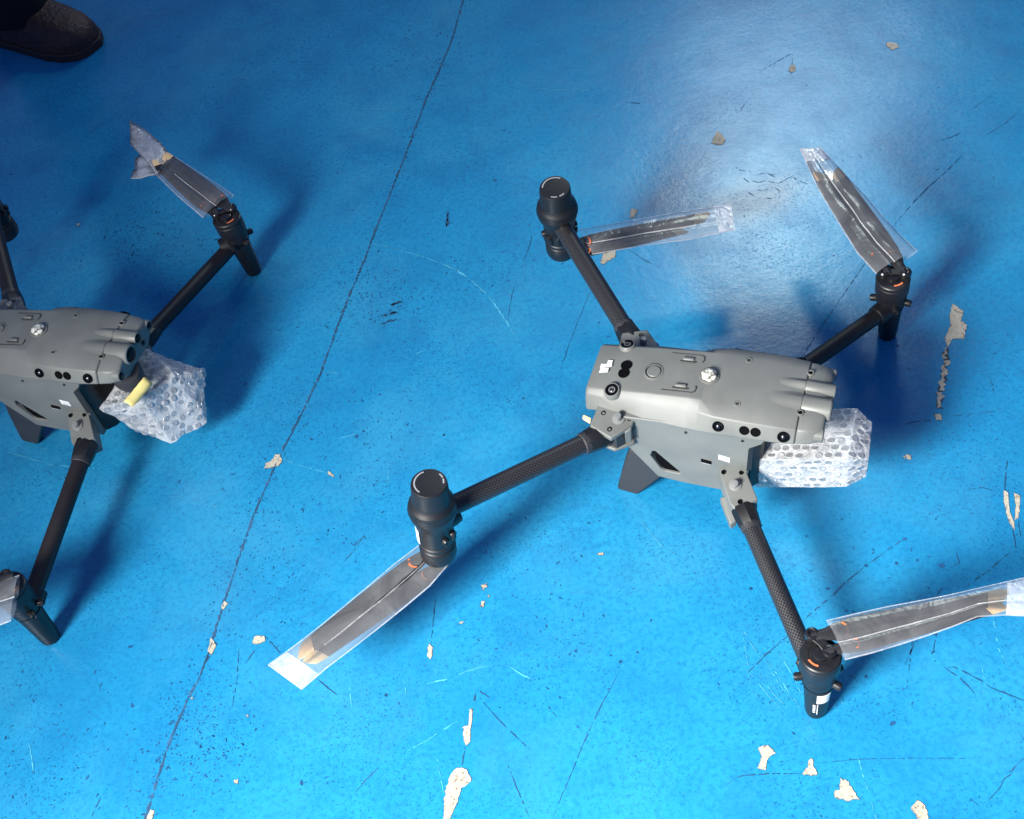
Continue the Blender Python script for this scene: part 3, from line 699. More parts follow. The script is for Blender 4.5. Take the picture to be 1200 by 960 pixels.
    for s in (1, -1):
        y = -.0546 * s
        mesh('bay_rim', [(.0985, y + .0002 * s, .108), (.1035, y + .004 * s, .108), (.1045, y + .004 * s, .151), (.1135, y + .004 * s, .1615), (.1125, y, .1640), (.1000, y, .1535)], [(0, 1, 2, 5), (2, 3, 4, 5)], 'shell_dark', low)
        pc = prism('port_cover', [(.0465, y, .1150), (.0585, y, .1135), (.0585, y, .1085), (.0465, y, .1100)], (0, .002 * s, 0), 'hole_black', root, bevel=.0006)
        mesh('port_lip', [(.0475, y - .0006 * s, .1106), (.0575, y - .0006 * s, .1094), (.0575, y - .0006 * s, .1083), (.0475, y - .0006 * s, .1095)], [(0, 1, 2, 3)], 'print_grey', pc)
        for x, z in ((.030, .163), (.093, .167)):
            screw('shell_screw', (x, y, z), .0016, low, n=(0, -s, 0))
        # feet under the tail
        ft = mesh('body_foot', [(-.040, y * .86, .095), (.004, y * .86, .062), (-.0355, y * .90, .0), (-.0605, y * .86, .0), (-.0615, y * .86, .006), (-.048, y * .86, .070),
                           (-.040, y * .56, .095), (.004, y * .56, .062), (-.0355, y * .60, .0), (-.0605, y * .60, .0), (-.0615, y * .60, .006), (-.048, y * .60, .070)],
                  [(0, 1, 2, 3, 4, 5), (11, 10, 9, 8, 7, 6)] + [(i, (i + 1) % 6, 6 + (i + 1) % 6, 6 + i) for i in range(6)], 'shell_dark', root, bevel=.002)
    # paper tag with a faint print, near side only
    t = prism('paper_tag', [(.0665, -.0537, .1300), (.0795, -.0537, .1275), (.0795, -.0537, .1185), (.0665, -.0537, .1210)], (0, .0008, 0), 'label_white', root, bevel=.0003)
    for k, (x, z) in enumerate(((.0710, .1258), (.0742, .1245), (.0712, .1232), (.0745, .1222))):
        mesh('tag_print', [(x, -.0541, z), (x + .0020, -.0541, z - .0003), (x + .0020, -.0541, z - .0013), (x, -.0541, z - .001)], [(0, 1, 2, 3)], 'print_grey', t)
    # hinge brackets
    for s in (1, -1):
        fb = prism('hinge_bracket', [(.0655, -.0520 * s, .1045), (.0965, -.0495 * s, .1060), (.1175, -.0815 * s, .0975), (.0950, -.0975 * s, .0940), (.0880, -.0920 * s, .0955)], (0, 0, -.030), 'shell_grey', root)
        lathe('hinge_pin', (.0895, -.0700 * s, .0985), (0, -.25 * s, 1), [(.0072, 0), (.0070, .0038), (.0058, .0042), (.0056, .0048), (.0042, .0050), (.0040, .0100), (.0034, .0108), (.0001, .0110)], 'pin_grey', fb, 22)
        for x, y, z in ((.0735, -.0585, .1045), (.0930, -.0552, .1055), (.0985, -.0885, .0975)):
            screw('bracket_screw', (x, y * s, z), .0026, fb, n=(.05, -.25 * s, 1), head='hole_black')
        prism('bracket_lug', [(.0820, -.0740 * s, .0800), (.0975, -.0985 * s, .0720), (.0915, -.1040 * s, .0700), (.0735, -.0760 * s, .0780)], (0, 0, -.012), 'shell_grey', fb)
        rb = prism('hinge_bracket', [(-.0745, -.0400 * s, .1665), (-.0275, -.0400 * s, .1680), (-.0295, -.0590 * s, .1662), (-.0485, -.0805 * s, .1640), (-.0762, -.0690 * s, .1645)], (0, 0, -.007), 'shell_grey', root)
        prism('bracket_foot', [(-.0700, -.0380 * s, .1590), (-.0300, -.0380 * s, .1600), (-.0315, -.0560 * s, .1585), (-.0460, -.0720 * s, .1565), (-.0690, -.0630 * s, .1570)], (0, 0, -.030), 'shell_dark', rb)
        prism('bracket_plate', [(-.0690, -.0520 * s, .1330), (-.0300, -.0480 * s, .1330), (-.0290, -.0600 * s, .1320), (-.0480, -.0740 * s, .1320), (-.0660, -.0700 * s, .1320)], (0, 0, -.005), 'shell_grey', rb)
        prism('bracket_clip', [(-.0365, -.0605 * s, .1640), (-.0300, -.0585 * s, .1650), (-.0300, -.0640 * s, .1620), (-.0365, -.0680 * s, .1610)], (0, 0, -.022), 'shell_grey', rb)
        lathe('hinge_pin', (-.0465, -.0545 * s, .1640), (0, -.2 * s, 1), [(.0074, 0), (.0072, .0042), (.0058, .0046), (.0055, .0050), (.0044, .0052), (.0042, .0120), (.0036, .0128), (.0001, .013)], 'pin_grey', rb, 22)
        for x, y, z in ((-.0655, -.0505, .1663), (-.0345, -.0525, .1670), (-.0530, -.0700, .1652)):
            screw('bracket_screw', (x, y * s, z), .0028, rb, n=(0, -.2 * s, 1), head='hole_black')
    # gimbal camera under the nose, mostly hidden by its packing
    g = prism('gimbal_camera', [(.130, -.020, .104), (.186, -.020, .110), (.186, .022, .110), (.130, .022, .104)], (0, 0, -.030), 'black_plastic', root, bevel=.006)
    lathe('gimbal_damper', (.150, 0, .125), (0, 0, 1), [(.012, 0), (.014, .02), (.014, .045), (.012, .05)], 'black_plastic', g, 18)


# ------------------------------------------------------------------ arms, motors and propellers
def tube(name, p0, p1, r, mat, parent):
    p0, p1 = Vector(p0), Vector(p1)
    x, y, d = frame(p1 - p0)
    l = (p1 - p0).length
    n, m_ = 24, 2
    V, F, U = [], [], []
    for k in range(m_):
        for i in range(n + 1):
            a = 2 * math.pi * i / n
            V.append(p0 + d * (l * k / (m_ - 1)) + x * math.cos(a) * r + y * math.sin(a) * r)
            U.append((l * k / (m_ - 1) / .0021, i / n * 2 * math.pi * r / .0021))
    for i in range(n):
        F.append((i, i + 1, n + 2 + i, n + 1 + i))
    o = mesh(name, V, F, mat, parent, smooth=60, uvs=U)
    return o


def arm(root, p0, p1, r, mat, collar=.022):
    p0, p1 = Vector(p0), Vector(p1)
    d = (p1 - p0).normalized()
    a = tube('arm', p0, p1, r, mat, root)
    lathe('arm_collar', p0 - d * .012, d, [(r * 1.30, 0), (r * 1.36, .004), (r * 1.34, collar * .55), (r * 1.22, collar), (r * 1.12, collar + .003), (r * 1.02, collar + .004)], 'black_plastic', a, 8, smooth=25)
    lathe('arm_sleeve', p0 + d * (collar - .013), d, [(r * 1.06, 0), (r * 1.14, .001), (r * 1.14, .007), (r * 1.03, .008)], 'shell_dark', a, 22)
    return a


def surf_patch(name, c, d, r, a0, a1, t0, t1, mat, parent, x=None, thick=.0004, n=8):
    """a thin sticker or print curved round an upright leg: angles about the z axis"""
    V, F = [], []
    for k, t in enumerate((t0, t1)):
        for i in range(n + 1):
            a = a0 + (a1 - a0) * i / n
            for rr in (r(t) + .0001, r(t) + thick):
                V.append(Vector(c) + Vector(d) * t + Vector((math.cos(a) * rr, math.sin(a) * rr, 0)))
    m_ = 2 * (n + 1)
    for i in range(n):
        F += [(2 * i + 1, 2 * i + 3, m_ + 2 * i + 3, m_ + 2 * i + 1), (2 * i, m_ + 2 * i, m_ + 2 * i + 2, 2 * i + 2)]
    F += [(0, 1, m_ + 1, m_), (2 * n, m_ + 2 * n, m_ + 2 * n + 1, 2 * n + 1)]
    for k in (0, m_):
        for i in range(n):
            F.append((k + 2 * i, k + 2 * i + 2, k + 2 * i + 3, k + 2 * i + 1))
    return mesh(name, V, F, mat, parent)


def blade(root, piv, tip, wmax=.0145, side=1, pitch=.16, mark=True, z_tip=0.0, keep=1.0):
    """folding propeller blade with its orange tip and a thin orange mark near the root"""
    p0, p1 = Vector(piv), Vector(tip)
    d = p1 - p0
    l = d.length
    x = Vector((d.x, d.y, 0)).normalized()
    y = Vector((-x.y, x.x, 0))
    st = [(-.035, .0055), (0, .0078), (.05, .0088), (.10, .0125), (.18, .0148), (.32, .0150), (.5, .0141), (.7, .0127), (.86, .0114), (.90, .0112), (.94, .0108), (.97, .0100), (.99, .0084), (1.0, .0060)]
    pr = [(-1, 0), (-.6, .35), (0, .55), (.6, .40), (1, 0.05), (.5, -.12), (0, -.2), (-.5, -.12)]
    rings = []
    for s, w in st:
        w = w * wmax / .0150
        th = .0026 + (.0030 * max(0, (.1 - s) / .1))
        if s < 0.06:
            th = .0065
        a = (pitch * (1 - .6 * s)) * side if s > .06 else 0
        cc = p0 + x * (l * s) + Vector((0, 0, d.z * s))
        ring = []
        for u, v in pr:
            q, zq = u * w, v * th
            if s > .89:
                cc = p0 + x * (l * s + u * side * .0045 * min(1, (s - .89) / .06 + .6)) + Vector((0, 0, d.z * s))
            ring.append(cc + y * (q * math.cos(a) - zq * math.sin(a)) + Vector((0, 0, q * math.sin(a) + zq * math.cos(a))))
        rings.append(ring)
    b = loft('propeller_blade', rings[:10], 'blade_plastic', root, bevel=0, smooth=50)
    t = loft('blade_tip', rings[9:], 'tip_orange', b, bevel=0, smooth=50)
    if mark:
        c = p0 + x * (l * .16) + Vector((0, 0, .0035))
        V = [c + y * q * wmax * .62 + x * (.0012 * sgn - .004 * q * q) + Vector((0, 0, q * wmax * .62 * math.sin(pitch * .9) * side)) for q in (-1, -.5, 0, .5, 1) for sgn in (-1, 1)]
        mesh('accent_mark', V, [(2 * i, 2 * i + 2, 2 * i + 3, 2 * i + 1) for i in range(4)], 'mark_orange', b)
    return b


def front_motor(root, foot, hub, arm_end, marks=-1.9, bosses=None, blades=(), tagged=None, clamp=(0.6, 2.2, -1.4)):
    foot, hub = Vector(foot), Vector(hub)
    d = (hub - foot).normalized()
    l = (hub - foot).length
    # rotor
    m = lathe('motor', hub, -d, [(.0001, 0), (.0120, 0), (.0125, -.0004), (.0190, -.0004), (.0198, .0008), (.0205, .0012), (.0205, .0046), (.0198, .0056), (.0200, .0064), (.0206, .0072), (.0206, .0230), (.0198, .0262), (.0192, .0275), (.0192, .036)], 'motor_black', root, 40)
    lathe('rotor_ring', hub - d * .0012, -d, [(.0201, 0), (.0208, .0004), (.0208, .0022), (.0201, .0026)], 'hub_metal', m, 40)
    # collar where the tube ends
    z1 = l - .034
    leg = lathe('landing_leg', foot, d, [(.0092, 0), (.0114, .0012), (.0124, .006), (.0138, .030), (.0151, .050), (.0161, .064), (.0170, .070), (.0186, .077), (.0188, z1)], 'black_plastic', root, 30, scale=(1, .96))
    lathe('leg_joint', foot + d * .0680, d, [(.0162, 0), (.0171, .0003), (.0171, .0009), (.0164, .0013)], 'hole_black', leg, 30)
    ae = Vector(arm_end)
    ax = ae - (foot + d * (ae.z - foot.z))
    dirn = Vector((ax.x, ax.y, 0)).normalized()
    lathe('tube_socket', foot + d * (ae.z) + dirn * .008, dirn, [(.0135, 0), (.0135, .012), (.0128, .019), (.0112, .020)], 'black_plastic', m, 24)
    for a in clamp:
        e = Vector((math.cos(a), math.sin(a), 0))
        lathe('clamp_bolt', foot + d * (l - .042) + e * .015, e, [(.0046, 0), (.0046, .0080), (.0038, .0105), (.0024, .0108), (.0020, .0098), (.0001, .0096)], 'black_plastic', m, 14)
    # orange arc on top of the rotor
    V, F = [], []
    for i in range(9):
        a = marks - .42 + .84 * i / 8
        for rr in (.0128, .0149):
            v = Vector((math.cos(a), math.sin(a), 0))
            v = (v - d * v.dot(d)).normalized()
            V.append(hub + v * rr + d * .0009)
    mesh('accent_mark', V, [(2 * i, 2 * i + 2, 2 * i + 3, 2 * i + 1) for i in range(8)], 'mark_orange', m)
    if bosses:
        b0, b1 = Vector(bosses[0]), Vector(bosses[1])
        b0.z = b1.z = hub.z
        bar = lathe('hub_plate', hub, (0, 0, 1), [(.0085, -.001), (.0085, .0038), (.0070, .0046), (.0001, .0046)], 'hub_metal', m, 20)
        mid = (b0 + b1) / 2
        sx = (b1 - b0).normalized()
        sy = Vector((-sx.y, sx.x, 0))
        h = (b1 - b0).length / 2 + .004
        prism('blade_clamp', [mid - sx * h - sy * .006 + Vector((0, 0, .0072)), mid - sy * .0040 + Vector((0, 0, .0072)), mid + sx * h - sy * .006 + Vector((0, 0, .0072)), mid + sx * h + sy * .006 + Vector((0, 0, .0072)), mid + sy * .0050 + Vector((0, 0, .0072)), mid - sx * h + sy * .006 + Vector((0, 0, .0072))], (0, 0, -.0016), 'motor_black', m, bevel=.0012)
        for q in (b0, b1):
            lathe('blade_screw', q + Vector((0, 0, .0005)), (0, 0, 1), [(.0072, 0), (.0072, .0068), (.0060, .0084), (.0042, .0088), (.0034, .0074), (.0022, .0072), (.0020, .0058), (.0001, .0056)], 'hub_metal', m, 20)
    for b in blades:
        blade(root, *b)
    if tagged is not None:
        rr = lambda t: .0122 + t * .0625
        surf_patch('paper_tag', foot, d, rr, tagged + .10, tagged + .98, .0450, .0640, 'label_white', leg)
        t = surf_patch('lettering', foot, d, rr, tagged + .16, tagged + .22, .0170, .0420, 'print_white', leg)
        for k, (z0, z1_) in enumerate(((.0210, .0222), (.0250, .0262), (.0282, .0292), (.0312, .0324), (.0348, .0360), (.0384, .0396))):
            surf_patch('lettering', foot, d, rr, tagged - .14, tagged + .06, z0, z1_, 'print_white', leg, n=3)
    return m


def rear_motor(root, pb, pt, arm_dir, blades=(), arcs=(), tape=None):
    """motor hung upside down: cap above, rotor below"""
    pb, pt = Vector(pb), Vector(pt)
    d = (pt - pb).normalized()
    L_ = (pt - pb).length
    k = L_ / .1325
    m = lathe('motor', pb, d, [(q[0], q[1] * k) for q in [(.0180, .034), (.0203, .036), (.0205, .062), (.0218, .072), (.0252, .080), (.0264, .088), (.0262, .094), (.0250, .0985)]], 'black_plastic', root, 40)
    cap = lathe('motor_cap', pb, d, [(q[0], q[1] * k) for q in [(.0250, .0985), (.0232, .1015), (.0212, .1045), (.0205, .108), (.0196, .1290), (.0192, .1312), (.0186, .1322), (.0170, .1325), (.0001, .1325)]], 'motor_black', m, 40)
    lathe('rotor', pb, d, [(q[0], q[1] * k) for q in [(.0001, 0), (.0150, 0), (.0192, .002), (.0206, .007), (.0206, .022), (.0198, .0245), (.0188, .0255), (.0186, .0285), (.0200, .0295), (.0200, .0325), (.0180, .034)]], 'motor_black', m, 40)
    lathe('shoulder_ring', pb, d, [(q[0], q[1] * k) for q in [(.0262, .0875), (.0268, .0885), (.0268, .0905), (.0262, .0915)]], 'black_plastic', m, 40)
    e = Vector(arm_dir).normalized()
    c = pb + d * (.058 * k)
    lathe('tube_socket', c + e * .008, e, [(.0140, 0), (.0140, .014), (.0132, .020), (.0118, .021)], 'black_plastic', m, 24)
    a0 = math.atan2(e.y, e.x)
    for da, t in ((1.0, .050), (-1.0, .050), (1.55, .050), (-1.55, .050)):
        g = Vector((math.cos(a0 + da), math.sin(a0 + da), 0))
        lathe('clamp_bolt', pb + d * (t * k) + g * .016, g, [(.0046, 0), (.0046, .0062), (.0036, .0082), (.0022, .0080), (.0001, .007)], 'black_plastic', m, 14)
        prism('clamp_lug', [pb + d * (t * k + .004) + g * .017 + Vector((-g.y, g.x, 0)) * .004, pb + d * (t * k + .004) + g * .0225 + Vector((-g.y, g.x, 0)) * .003, pb + d * (t * k + .004) + g * .0225 - Vector((-g.y, g.x, 0)) * .003, pb + d * (t * k + .004) + g * .017 - Vector((-g.y, g.x, 0)) * .004], (0, 0, -.016), 'black_plastic', m)
    # printed arcs round the rim of the cap
    x, y, dd = frame(d)
    for s0, s1 in arcs:
        V, F = [], []
        n = max(2, int((s1 - s0) / .12))
        for i in range(n + 1):
            a = s0 + (s1 - s0) * i / n
            v = Vector((math.cos(a), math.sin(a), 0))
            v = (v - d * v.dot(d)).normalized()
            for rr in (.0146, .0162):
                V.append(pb + d * (L_ + .0003) + v * rr)
        mesh('cap_print', V, [(2 * i, 2 * i + 2, 2 * i + 3, 2 * i + 1) for i in range(n)], 'print_grey', cap)
    if tape:
        a = a0 + tape
        rr = lambda t: .0212
        surf_patch('paper_tag', pb, d, rr, a - .30, a + .35, .042 * k, .066 * k, 'label_white', m)
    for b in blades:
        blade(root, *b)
    return m


def copy_tree(o, parent):
    c = o.copy()
    C.objects.link(c)
    c.parent = parent
    for ch in list(o.children):
        copy_tree(ch, c)
    return c


D1 = dict(loc=(.18149, .78507, 0), rot=(0, 0, -.50996))
D2 = dict(loc=(-.60283, 1.09484, .0012), rot=(-.0161, .0108, -.43777))
drone = empty('drone', D1['loc'], D1['rot'])
tag(drone, 'grey quadcopter drone with carbon arms standing whole right of the floor joint', 'drone', 'drones standing on the blue floor')
build_body(drone)
body_parts = list(drone.children)
tab = prism('orange_tab', [(-.0905, -.0500, .1560), (-.0800, -.0520, .1550), (-.0800, -.0585, .1530), (-.0905, -.0545, .1540)], (0, 0, -.003), 'tip_orange', drone)

zf, zr = .1265, .1005
# front right, front left
arm(drone, (.1085, -.0985, .0850), (.2060, -.2460, .0640), .0103, 'carbon_tube')
front_motor(drone, (.2195, -.2670, 0), (.2150, -.2585, .1205), (.206, -.246, .064), marks=-2.0, bosses=T['bossFR'],
            blades=[((.2085, -.2425, zf), (.3795, -.1530, zf + .0005), .0115, 1), ((.2235, -.2550, zf), (.3770, -.1630, zf - .0015), .0098, -1)], tagged=-1.57, clamp=(2.75, 3.5, -.35, .6))
arm(drone, (.1110, .0930, .0880), (.2060, .2440, .0640), .0103, 'tube_matte')
front_motor(drone, (.2200, .2670, 0), (.2150, .2570, .1205), (.206, .244, .064), marks=-.95, bosses=T['bossFL'],
            blades=[((.2060, .2610, zf), (.0960, .4200, zf), .0118, 1), ((.2235, .2655, zf), (.1165, .4265, zf), .0122, -1)], clamp=(-3.0, -1.2, -.2, 1.2))
# rear right, rear left
arm(drone, (-.0690, -.0740, .1490), (-.1960, -.2170, .1740), .0112, 'carbon_tube', collar=.024)
rear_motor(drone, (-.2100, -.2380, .1040), (-.2000, -.2230, .2350), (.6, .8, 0), arcs=((2.3, 4.4), (.25, .65), (.75, 1.15)), tape=2.85,
           blades=[((-.2220, -.2340, zr), (-.3200, -.3890, zr - .001), .0132, 1, .16), ((-.2020, -.2440, zr - .003), (-.3060, -.3960, zr - .003), .0112, -1, .16)])
arm(drone, (-.0690, .0760, .1510), (-.1960, .2170, .1740), .0112, 'carbon_tube', collar=.024)
rear_motor(drone, (-.2100, .2380, .1040), (-.2000, .2230, .2350), (.6, -.8, 0), arcs=((1.4, 3.4), (-.9, -.45), (-1.6, -1.1)),
           blades=[((-.2050, .2500, zr), (-.0340, .3390, zr), .0132, 1, .14), ((-.1960, .2400, zr - .004), (-.0600, .3120, zr - .004), .0100, -1, .14)])

drone2 = empty('drone', D2['loc'], D2['rot'])
tag(drone2, 'grey quadcopter drone cut off by the left edge of the picture with lens cluster showing', 'drone', 'drones standing on the blue floor')
for o in body_parts:
    copy_tree(o, drone2)
lathe('gimbal_dome', (.160, -.018, .150), (.35, -.25, 1), [(.0001, -.012), (.017, -.010), (.0195, 0), (.0195, .016), (.016, .022), (.0001, .023)], 'shell_dark', drone2, 26)
arm(drone2, (.1060, -.0985, .0850), (.1260, -.2960, .0640), .0108, 'tube_matte')
front_motor(drone2, (.1290, -.3150, -.0040), (.1265, -.3075, .1160), (.126, -.296, .064), marks=-.3, bosses=((.122, -.297, .124), (.128, -.322, .124)),
            blades=[((.128, -.300, .1225), (-.020, -.396, .1225), .0130, 1), ((.134, -.3236, .1220), (-.005, -.416, .1215), .0125, -1)], clamp=(.35, -.5, 1.9, 2.9))
arm(drone2, (.1060, .0950, .0880), (.1410, .2940, .0660), .0108, 'tube_matte')
front_motor(drone2, (.1560, .3045, .0060), (.1495, .3020, .1200), (.141, .294, .066), marks=-.6, bosses=T['bossFL2'],
            blades=[((.1351, .3022, .1262), (-.0120, .4020, .1262), .0140, 1), ((.1512, .3150, .1262), (-.0020, .4125, .1262), .0132, -1)], clamp=(-2.7, -1.4, -.4, .8))
arm(drone2, (-.0640, .0760, .1510), (-.1720, .2170, .1740), .0112, 'tube_matte', collar=.024)
rear_motor(drone2, (-.1960, .2420, .1040), (-.1870, .2300, .2330), (.6, -.8, 0), arcs=((1.4, 3.4),))
arm(drone2, (-.0620, -.0640, .1490), (-.1560, -.2070, .1740), .0112, 'tube_matte', collar=.024)
rear_motor(drone2, (-.1700, -.2280, .1040), (-.1620, -.2150, .2330), (.6, .8, 0), arcs=((2.3, 4.4),),
           blades=[((-.183, -.223, zr), (-.281, -.380, zr), .0150, 1, .16), ((-.162, -.234, zr - .003), (-.269, -.388, zr - .003), .0140, -1, .16)])


# ------------------------------------------------------------------ plastic sleeves over the folded blades
def sleeve(D, rows, z, label, h=.0052, seed=0, fold=.5, root_open=True, wob=.0016, zs=None, frost=.88):
    """two sheets sealed along both long sides; rows run from the motor to the far end"""
    mw = Matrix.Translation(D['loc']) @ Euler(D['rot']).to_matrix().to_4x4()
    n = 16
    rr = []
    R_ = len(rows)
    fine = []
    for k in range(R_ - 1):
        for q in range(6):
            t = q / 6
            fine.append((Vector((*rows[k][0], 0)).lerp(Vector((*rows[k + 1][0], 0)), t), Vector((*rows[k][1], 0)).lerp(Vector((*rows[k + 1][1], 0)), t), (k + t) / (R_ - 1)))
    fine.append((Vector((*rows[-1][0], 0)), Vector((*rows[-1][1], 0)), 1.0))
    V, F = [], []
    off = Vector((seed * 3.1, seed * 1.7, 0))

    def pos(i, j, s):
        a, b, u = fine[i]
        v = j / n
        p = a.lerp(b, v)
        bul = math.sqrt(max(0, 1 - (2 * v - 1) ** 2)) if 0 < v < 1 else 0
        bul *= (1 - .8 * max(0, (u - .78) / .22))
        crease = math.exp(-((v - fold) / .055) ** 2) * .0030 * (1 - u * .5)
        w = noise.noise(p * 30 + off) * .75 + noise.noise(p * 75 + off * 2) * .14 + noise.noise(Vector((u * 3, v * 9, seed))) * .45
        zz = z + (zs(u) if zs else 0) + s * (h * bul) + w * wob * (bul if s > 0 else bul * .6) - s * crease * bul
        return Vector((p.x, p.y, zz))

    m_ = len(fine)
    for s in (1, -1):
        for i in range(m_):
            for j in range(n + 1):
                V.append(pos(i, j, s))
    W_ = n + 1
    for q in (0, 1):
        o_ = q * m_ * W_
        for i in range(m_ - 1):
            for j in range(n):
                a = o_ + i * W_ + j
                f = (a, a + 1, a + W_ + 1, a + W_)
                F.append(f if q == 0 else f[::-1])
    me_o = mesh('plastic_sleeve', V, F, 'sleeve_film', None, smooth=75)
    me_o.data.materials.append(MATS['sleeve_frost'])
    per = (m_ - 1) * n
    for pl in me_o.data.polygons:
        if (pl.index % per) // n > frost * (m_ - 1):
            pl.material_index = 1
    me_o.matrix_world = mw
    tag(me_o, label, 'plastic sleeve', 'clear sleeves over the propeller blades')
    # welded edges: a narrow milky band down each side and across the end
    for side in (0, n):
        V2, F2 = [], []
        for i in range(m_):
            a, b, u = fine[i]
            e = a if side == 0 else b
            o2 = (e - (b if side == 0 else a)).normalized()
            c = pos(i, side, 1)
            V2 += [c + o2 * .0007 + Vector((0, 0, .0003)), c - o2 * .0009 + Vector((0, 0, .0006)), c - o2 * .0009 - Vector((0, 0, .0004))]
            if i:
                k = 3 * i
                F2 += [(k - 3, k, k + 1, k - 2), (k - 2, k + 1, k + 2, k - 1)]
        mesh('sealed_edge', V2, F2, 'sleeve_edge', me_o)
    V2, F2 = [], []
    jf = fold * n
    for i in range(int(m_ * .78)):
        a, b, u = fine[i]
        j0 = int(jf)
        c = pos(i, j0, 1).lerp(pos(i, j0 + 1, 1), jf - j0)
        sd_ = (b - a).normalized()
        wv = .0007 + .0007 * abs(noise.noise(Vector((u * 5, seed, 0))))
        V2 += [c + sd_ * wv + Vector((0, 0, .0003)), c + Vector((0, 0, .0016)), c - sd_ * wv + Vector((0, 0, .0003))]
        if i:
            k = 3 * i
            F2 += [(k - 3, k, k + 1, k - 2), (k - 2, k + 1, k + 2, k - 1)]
    mesh('fold_highlight', V2, F2, 'sleeve_edge', me_o)  # milky strip on the pleat, with its bright highlight put into the colour
    V2, F2 = [], []
    d = (fine[-1][0] - fine[-3][0]).normalized()
    for j in range(n + 1):
        c = pos(m_ - 1, j, 1)
        V2 += [c + d * .0006 + Vector((0, 0, .0004)), c - d * .0012 + Vector((0, 0, .0006))]
        if j:
            F2.append((2 * j - 2, 2 * j, 2 * j + 1, 2 * j - 1))
    mesh('sealed_edge', V2, F2, 'sleeve_edge', me_o)
    return me_o


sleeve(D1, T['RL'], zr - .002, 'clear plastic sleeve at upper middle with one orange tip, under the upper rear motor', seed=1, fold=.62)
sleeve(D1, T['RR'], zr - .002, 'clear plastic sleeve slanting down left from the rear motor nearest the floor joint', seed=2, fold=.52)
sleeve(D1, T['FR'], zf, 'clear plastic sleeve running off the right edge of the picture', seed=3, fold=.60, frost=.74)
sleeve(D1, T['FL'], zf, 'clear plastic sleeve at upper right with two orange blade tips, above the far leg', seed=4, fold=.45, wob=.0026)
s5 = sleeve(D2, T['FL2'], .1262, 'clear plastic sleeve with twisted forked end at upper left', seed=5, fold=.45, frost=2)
mw2 = Matrix.Translation(D2['loc']) @ Euler(D2['rot']).to_matrix().to_4x4()


def flap(rows, z, dz, seed):
    n, k_ = 8, len(rows)
    V, F = [], []
    for i, (a, b) in enumerate(rows):
        for j in range(n + 1):
            p = Vector((*a, 0)).lerp(Vector((*b, 0)), j / n)
            w = noise.noise(p * 60 + Vector((seed, 0, 0))) * .006 + noise.noise(p * 140) * .002
            V.append(p + Vector((0, 0, z + dz * i / (k_ - 1) + w * min(1, i * .8))))
    for i in range(k_ - 1):
        for j in range(n):
            a = i * (n + 1) + j
            F.append((a, a + 1, a + n + 2, a + n + 1))
    o = mesh('loose_end', V, F, 'sleeve_frost', s5, smooth=80)
    sd = o.modifiers.new('thick', 'SOLIDIFY')
    sd.thickness = .0012
    e = [V[i * (n + 1)] for i in range(k_)] + [V[(k_ - 1) * (n + 1) + j] for j in range(n + 1)] + [V[i * (n + 1) + n] for i in range(k_ - 1, -1, -1)]
    V2, F2 = [], []
    for i, q in enumerate(e):
        V2 += [q + Vector((0, 0, .0012)), q + Vector((0, 0, -.0010))]
        if i:
            F2.append((2 * i - 2, 2 * i, 2 * i + 1, 2 * i - 1))
    mesh('sealed_edge', V2, F2, 'sleeve_edge', s5)


flap(T['FL2flapA'], .1262, .006, 3)
flap(T['FL2flapB'], .1245, -.010, 8)
sleeve(D2, [((.1400, -.2950), (.1600, -.3500)), ((.0800, -.3280), (.1150, -.3820)), ((.0000, -.3780), (.0330, -.4280)), ((-.0600, -.4160), (-.0300, -.4640))], .1225,
       'clear plastic sleeve corner at the left edge below the left drone', seed=6)
sleeve(D2, [((-.205, -.224), (-.160, -.244)), ((-.245, -.283), (-.200, -.303)), ((-.300, -.375), (-.255, -.395)), ((-.325, -.410), (-.280, -.430))], zr - .002,
       'clear plastic sleeve of the left drone, outside the picture', seed=7) if False else None


# ------------------------------------------------------------------ bubble wrap round the gimbal cameras
def bubble_mesh():
    prof = [(.0044, 0), (.0042, .0008), (.0037, .0011), (.0031, .0009), (.0012, .0009)]
    n = 12
    V, F = [], []
    for r, t in prof:
        for i in range(n):
            a = 2 * math.pi * i / n
            V.append((math.cos(a) * r, math.sin(a) * r, t))
    for k in range(len(prof) - 1):
        for i in range(n):
            j = (i + 1) % n
            F.append((k * n + i, k * n + j, (k + 1) * n + j, (k + 1) * n + i))
    F.append(tuple(range((len(prof) - 1) * n, len(prof) * n)))
    me = bpy.data.meshes.new('bubble')
    me.from_pydata(V, [], F)
    me.shade_smooth()
    me.materials.append(MATS['bubble_film'])
    return me


BUB = bubble_mesh()


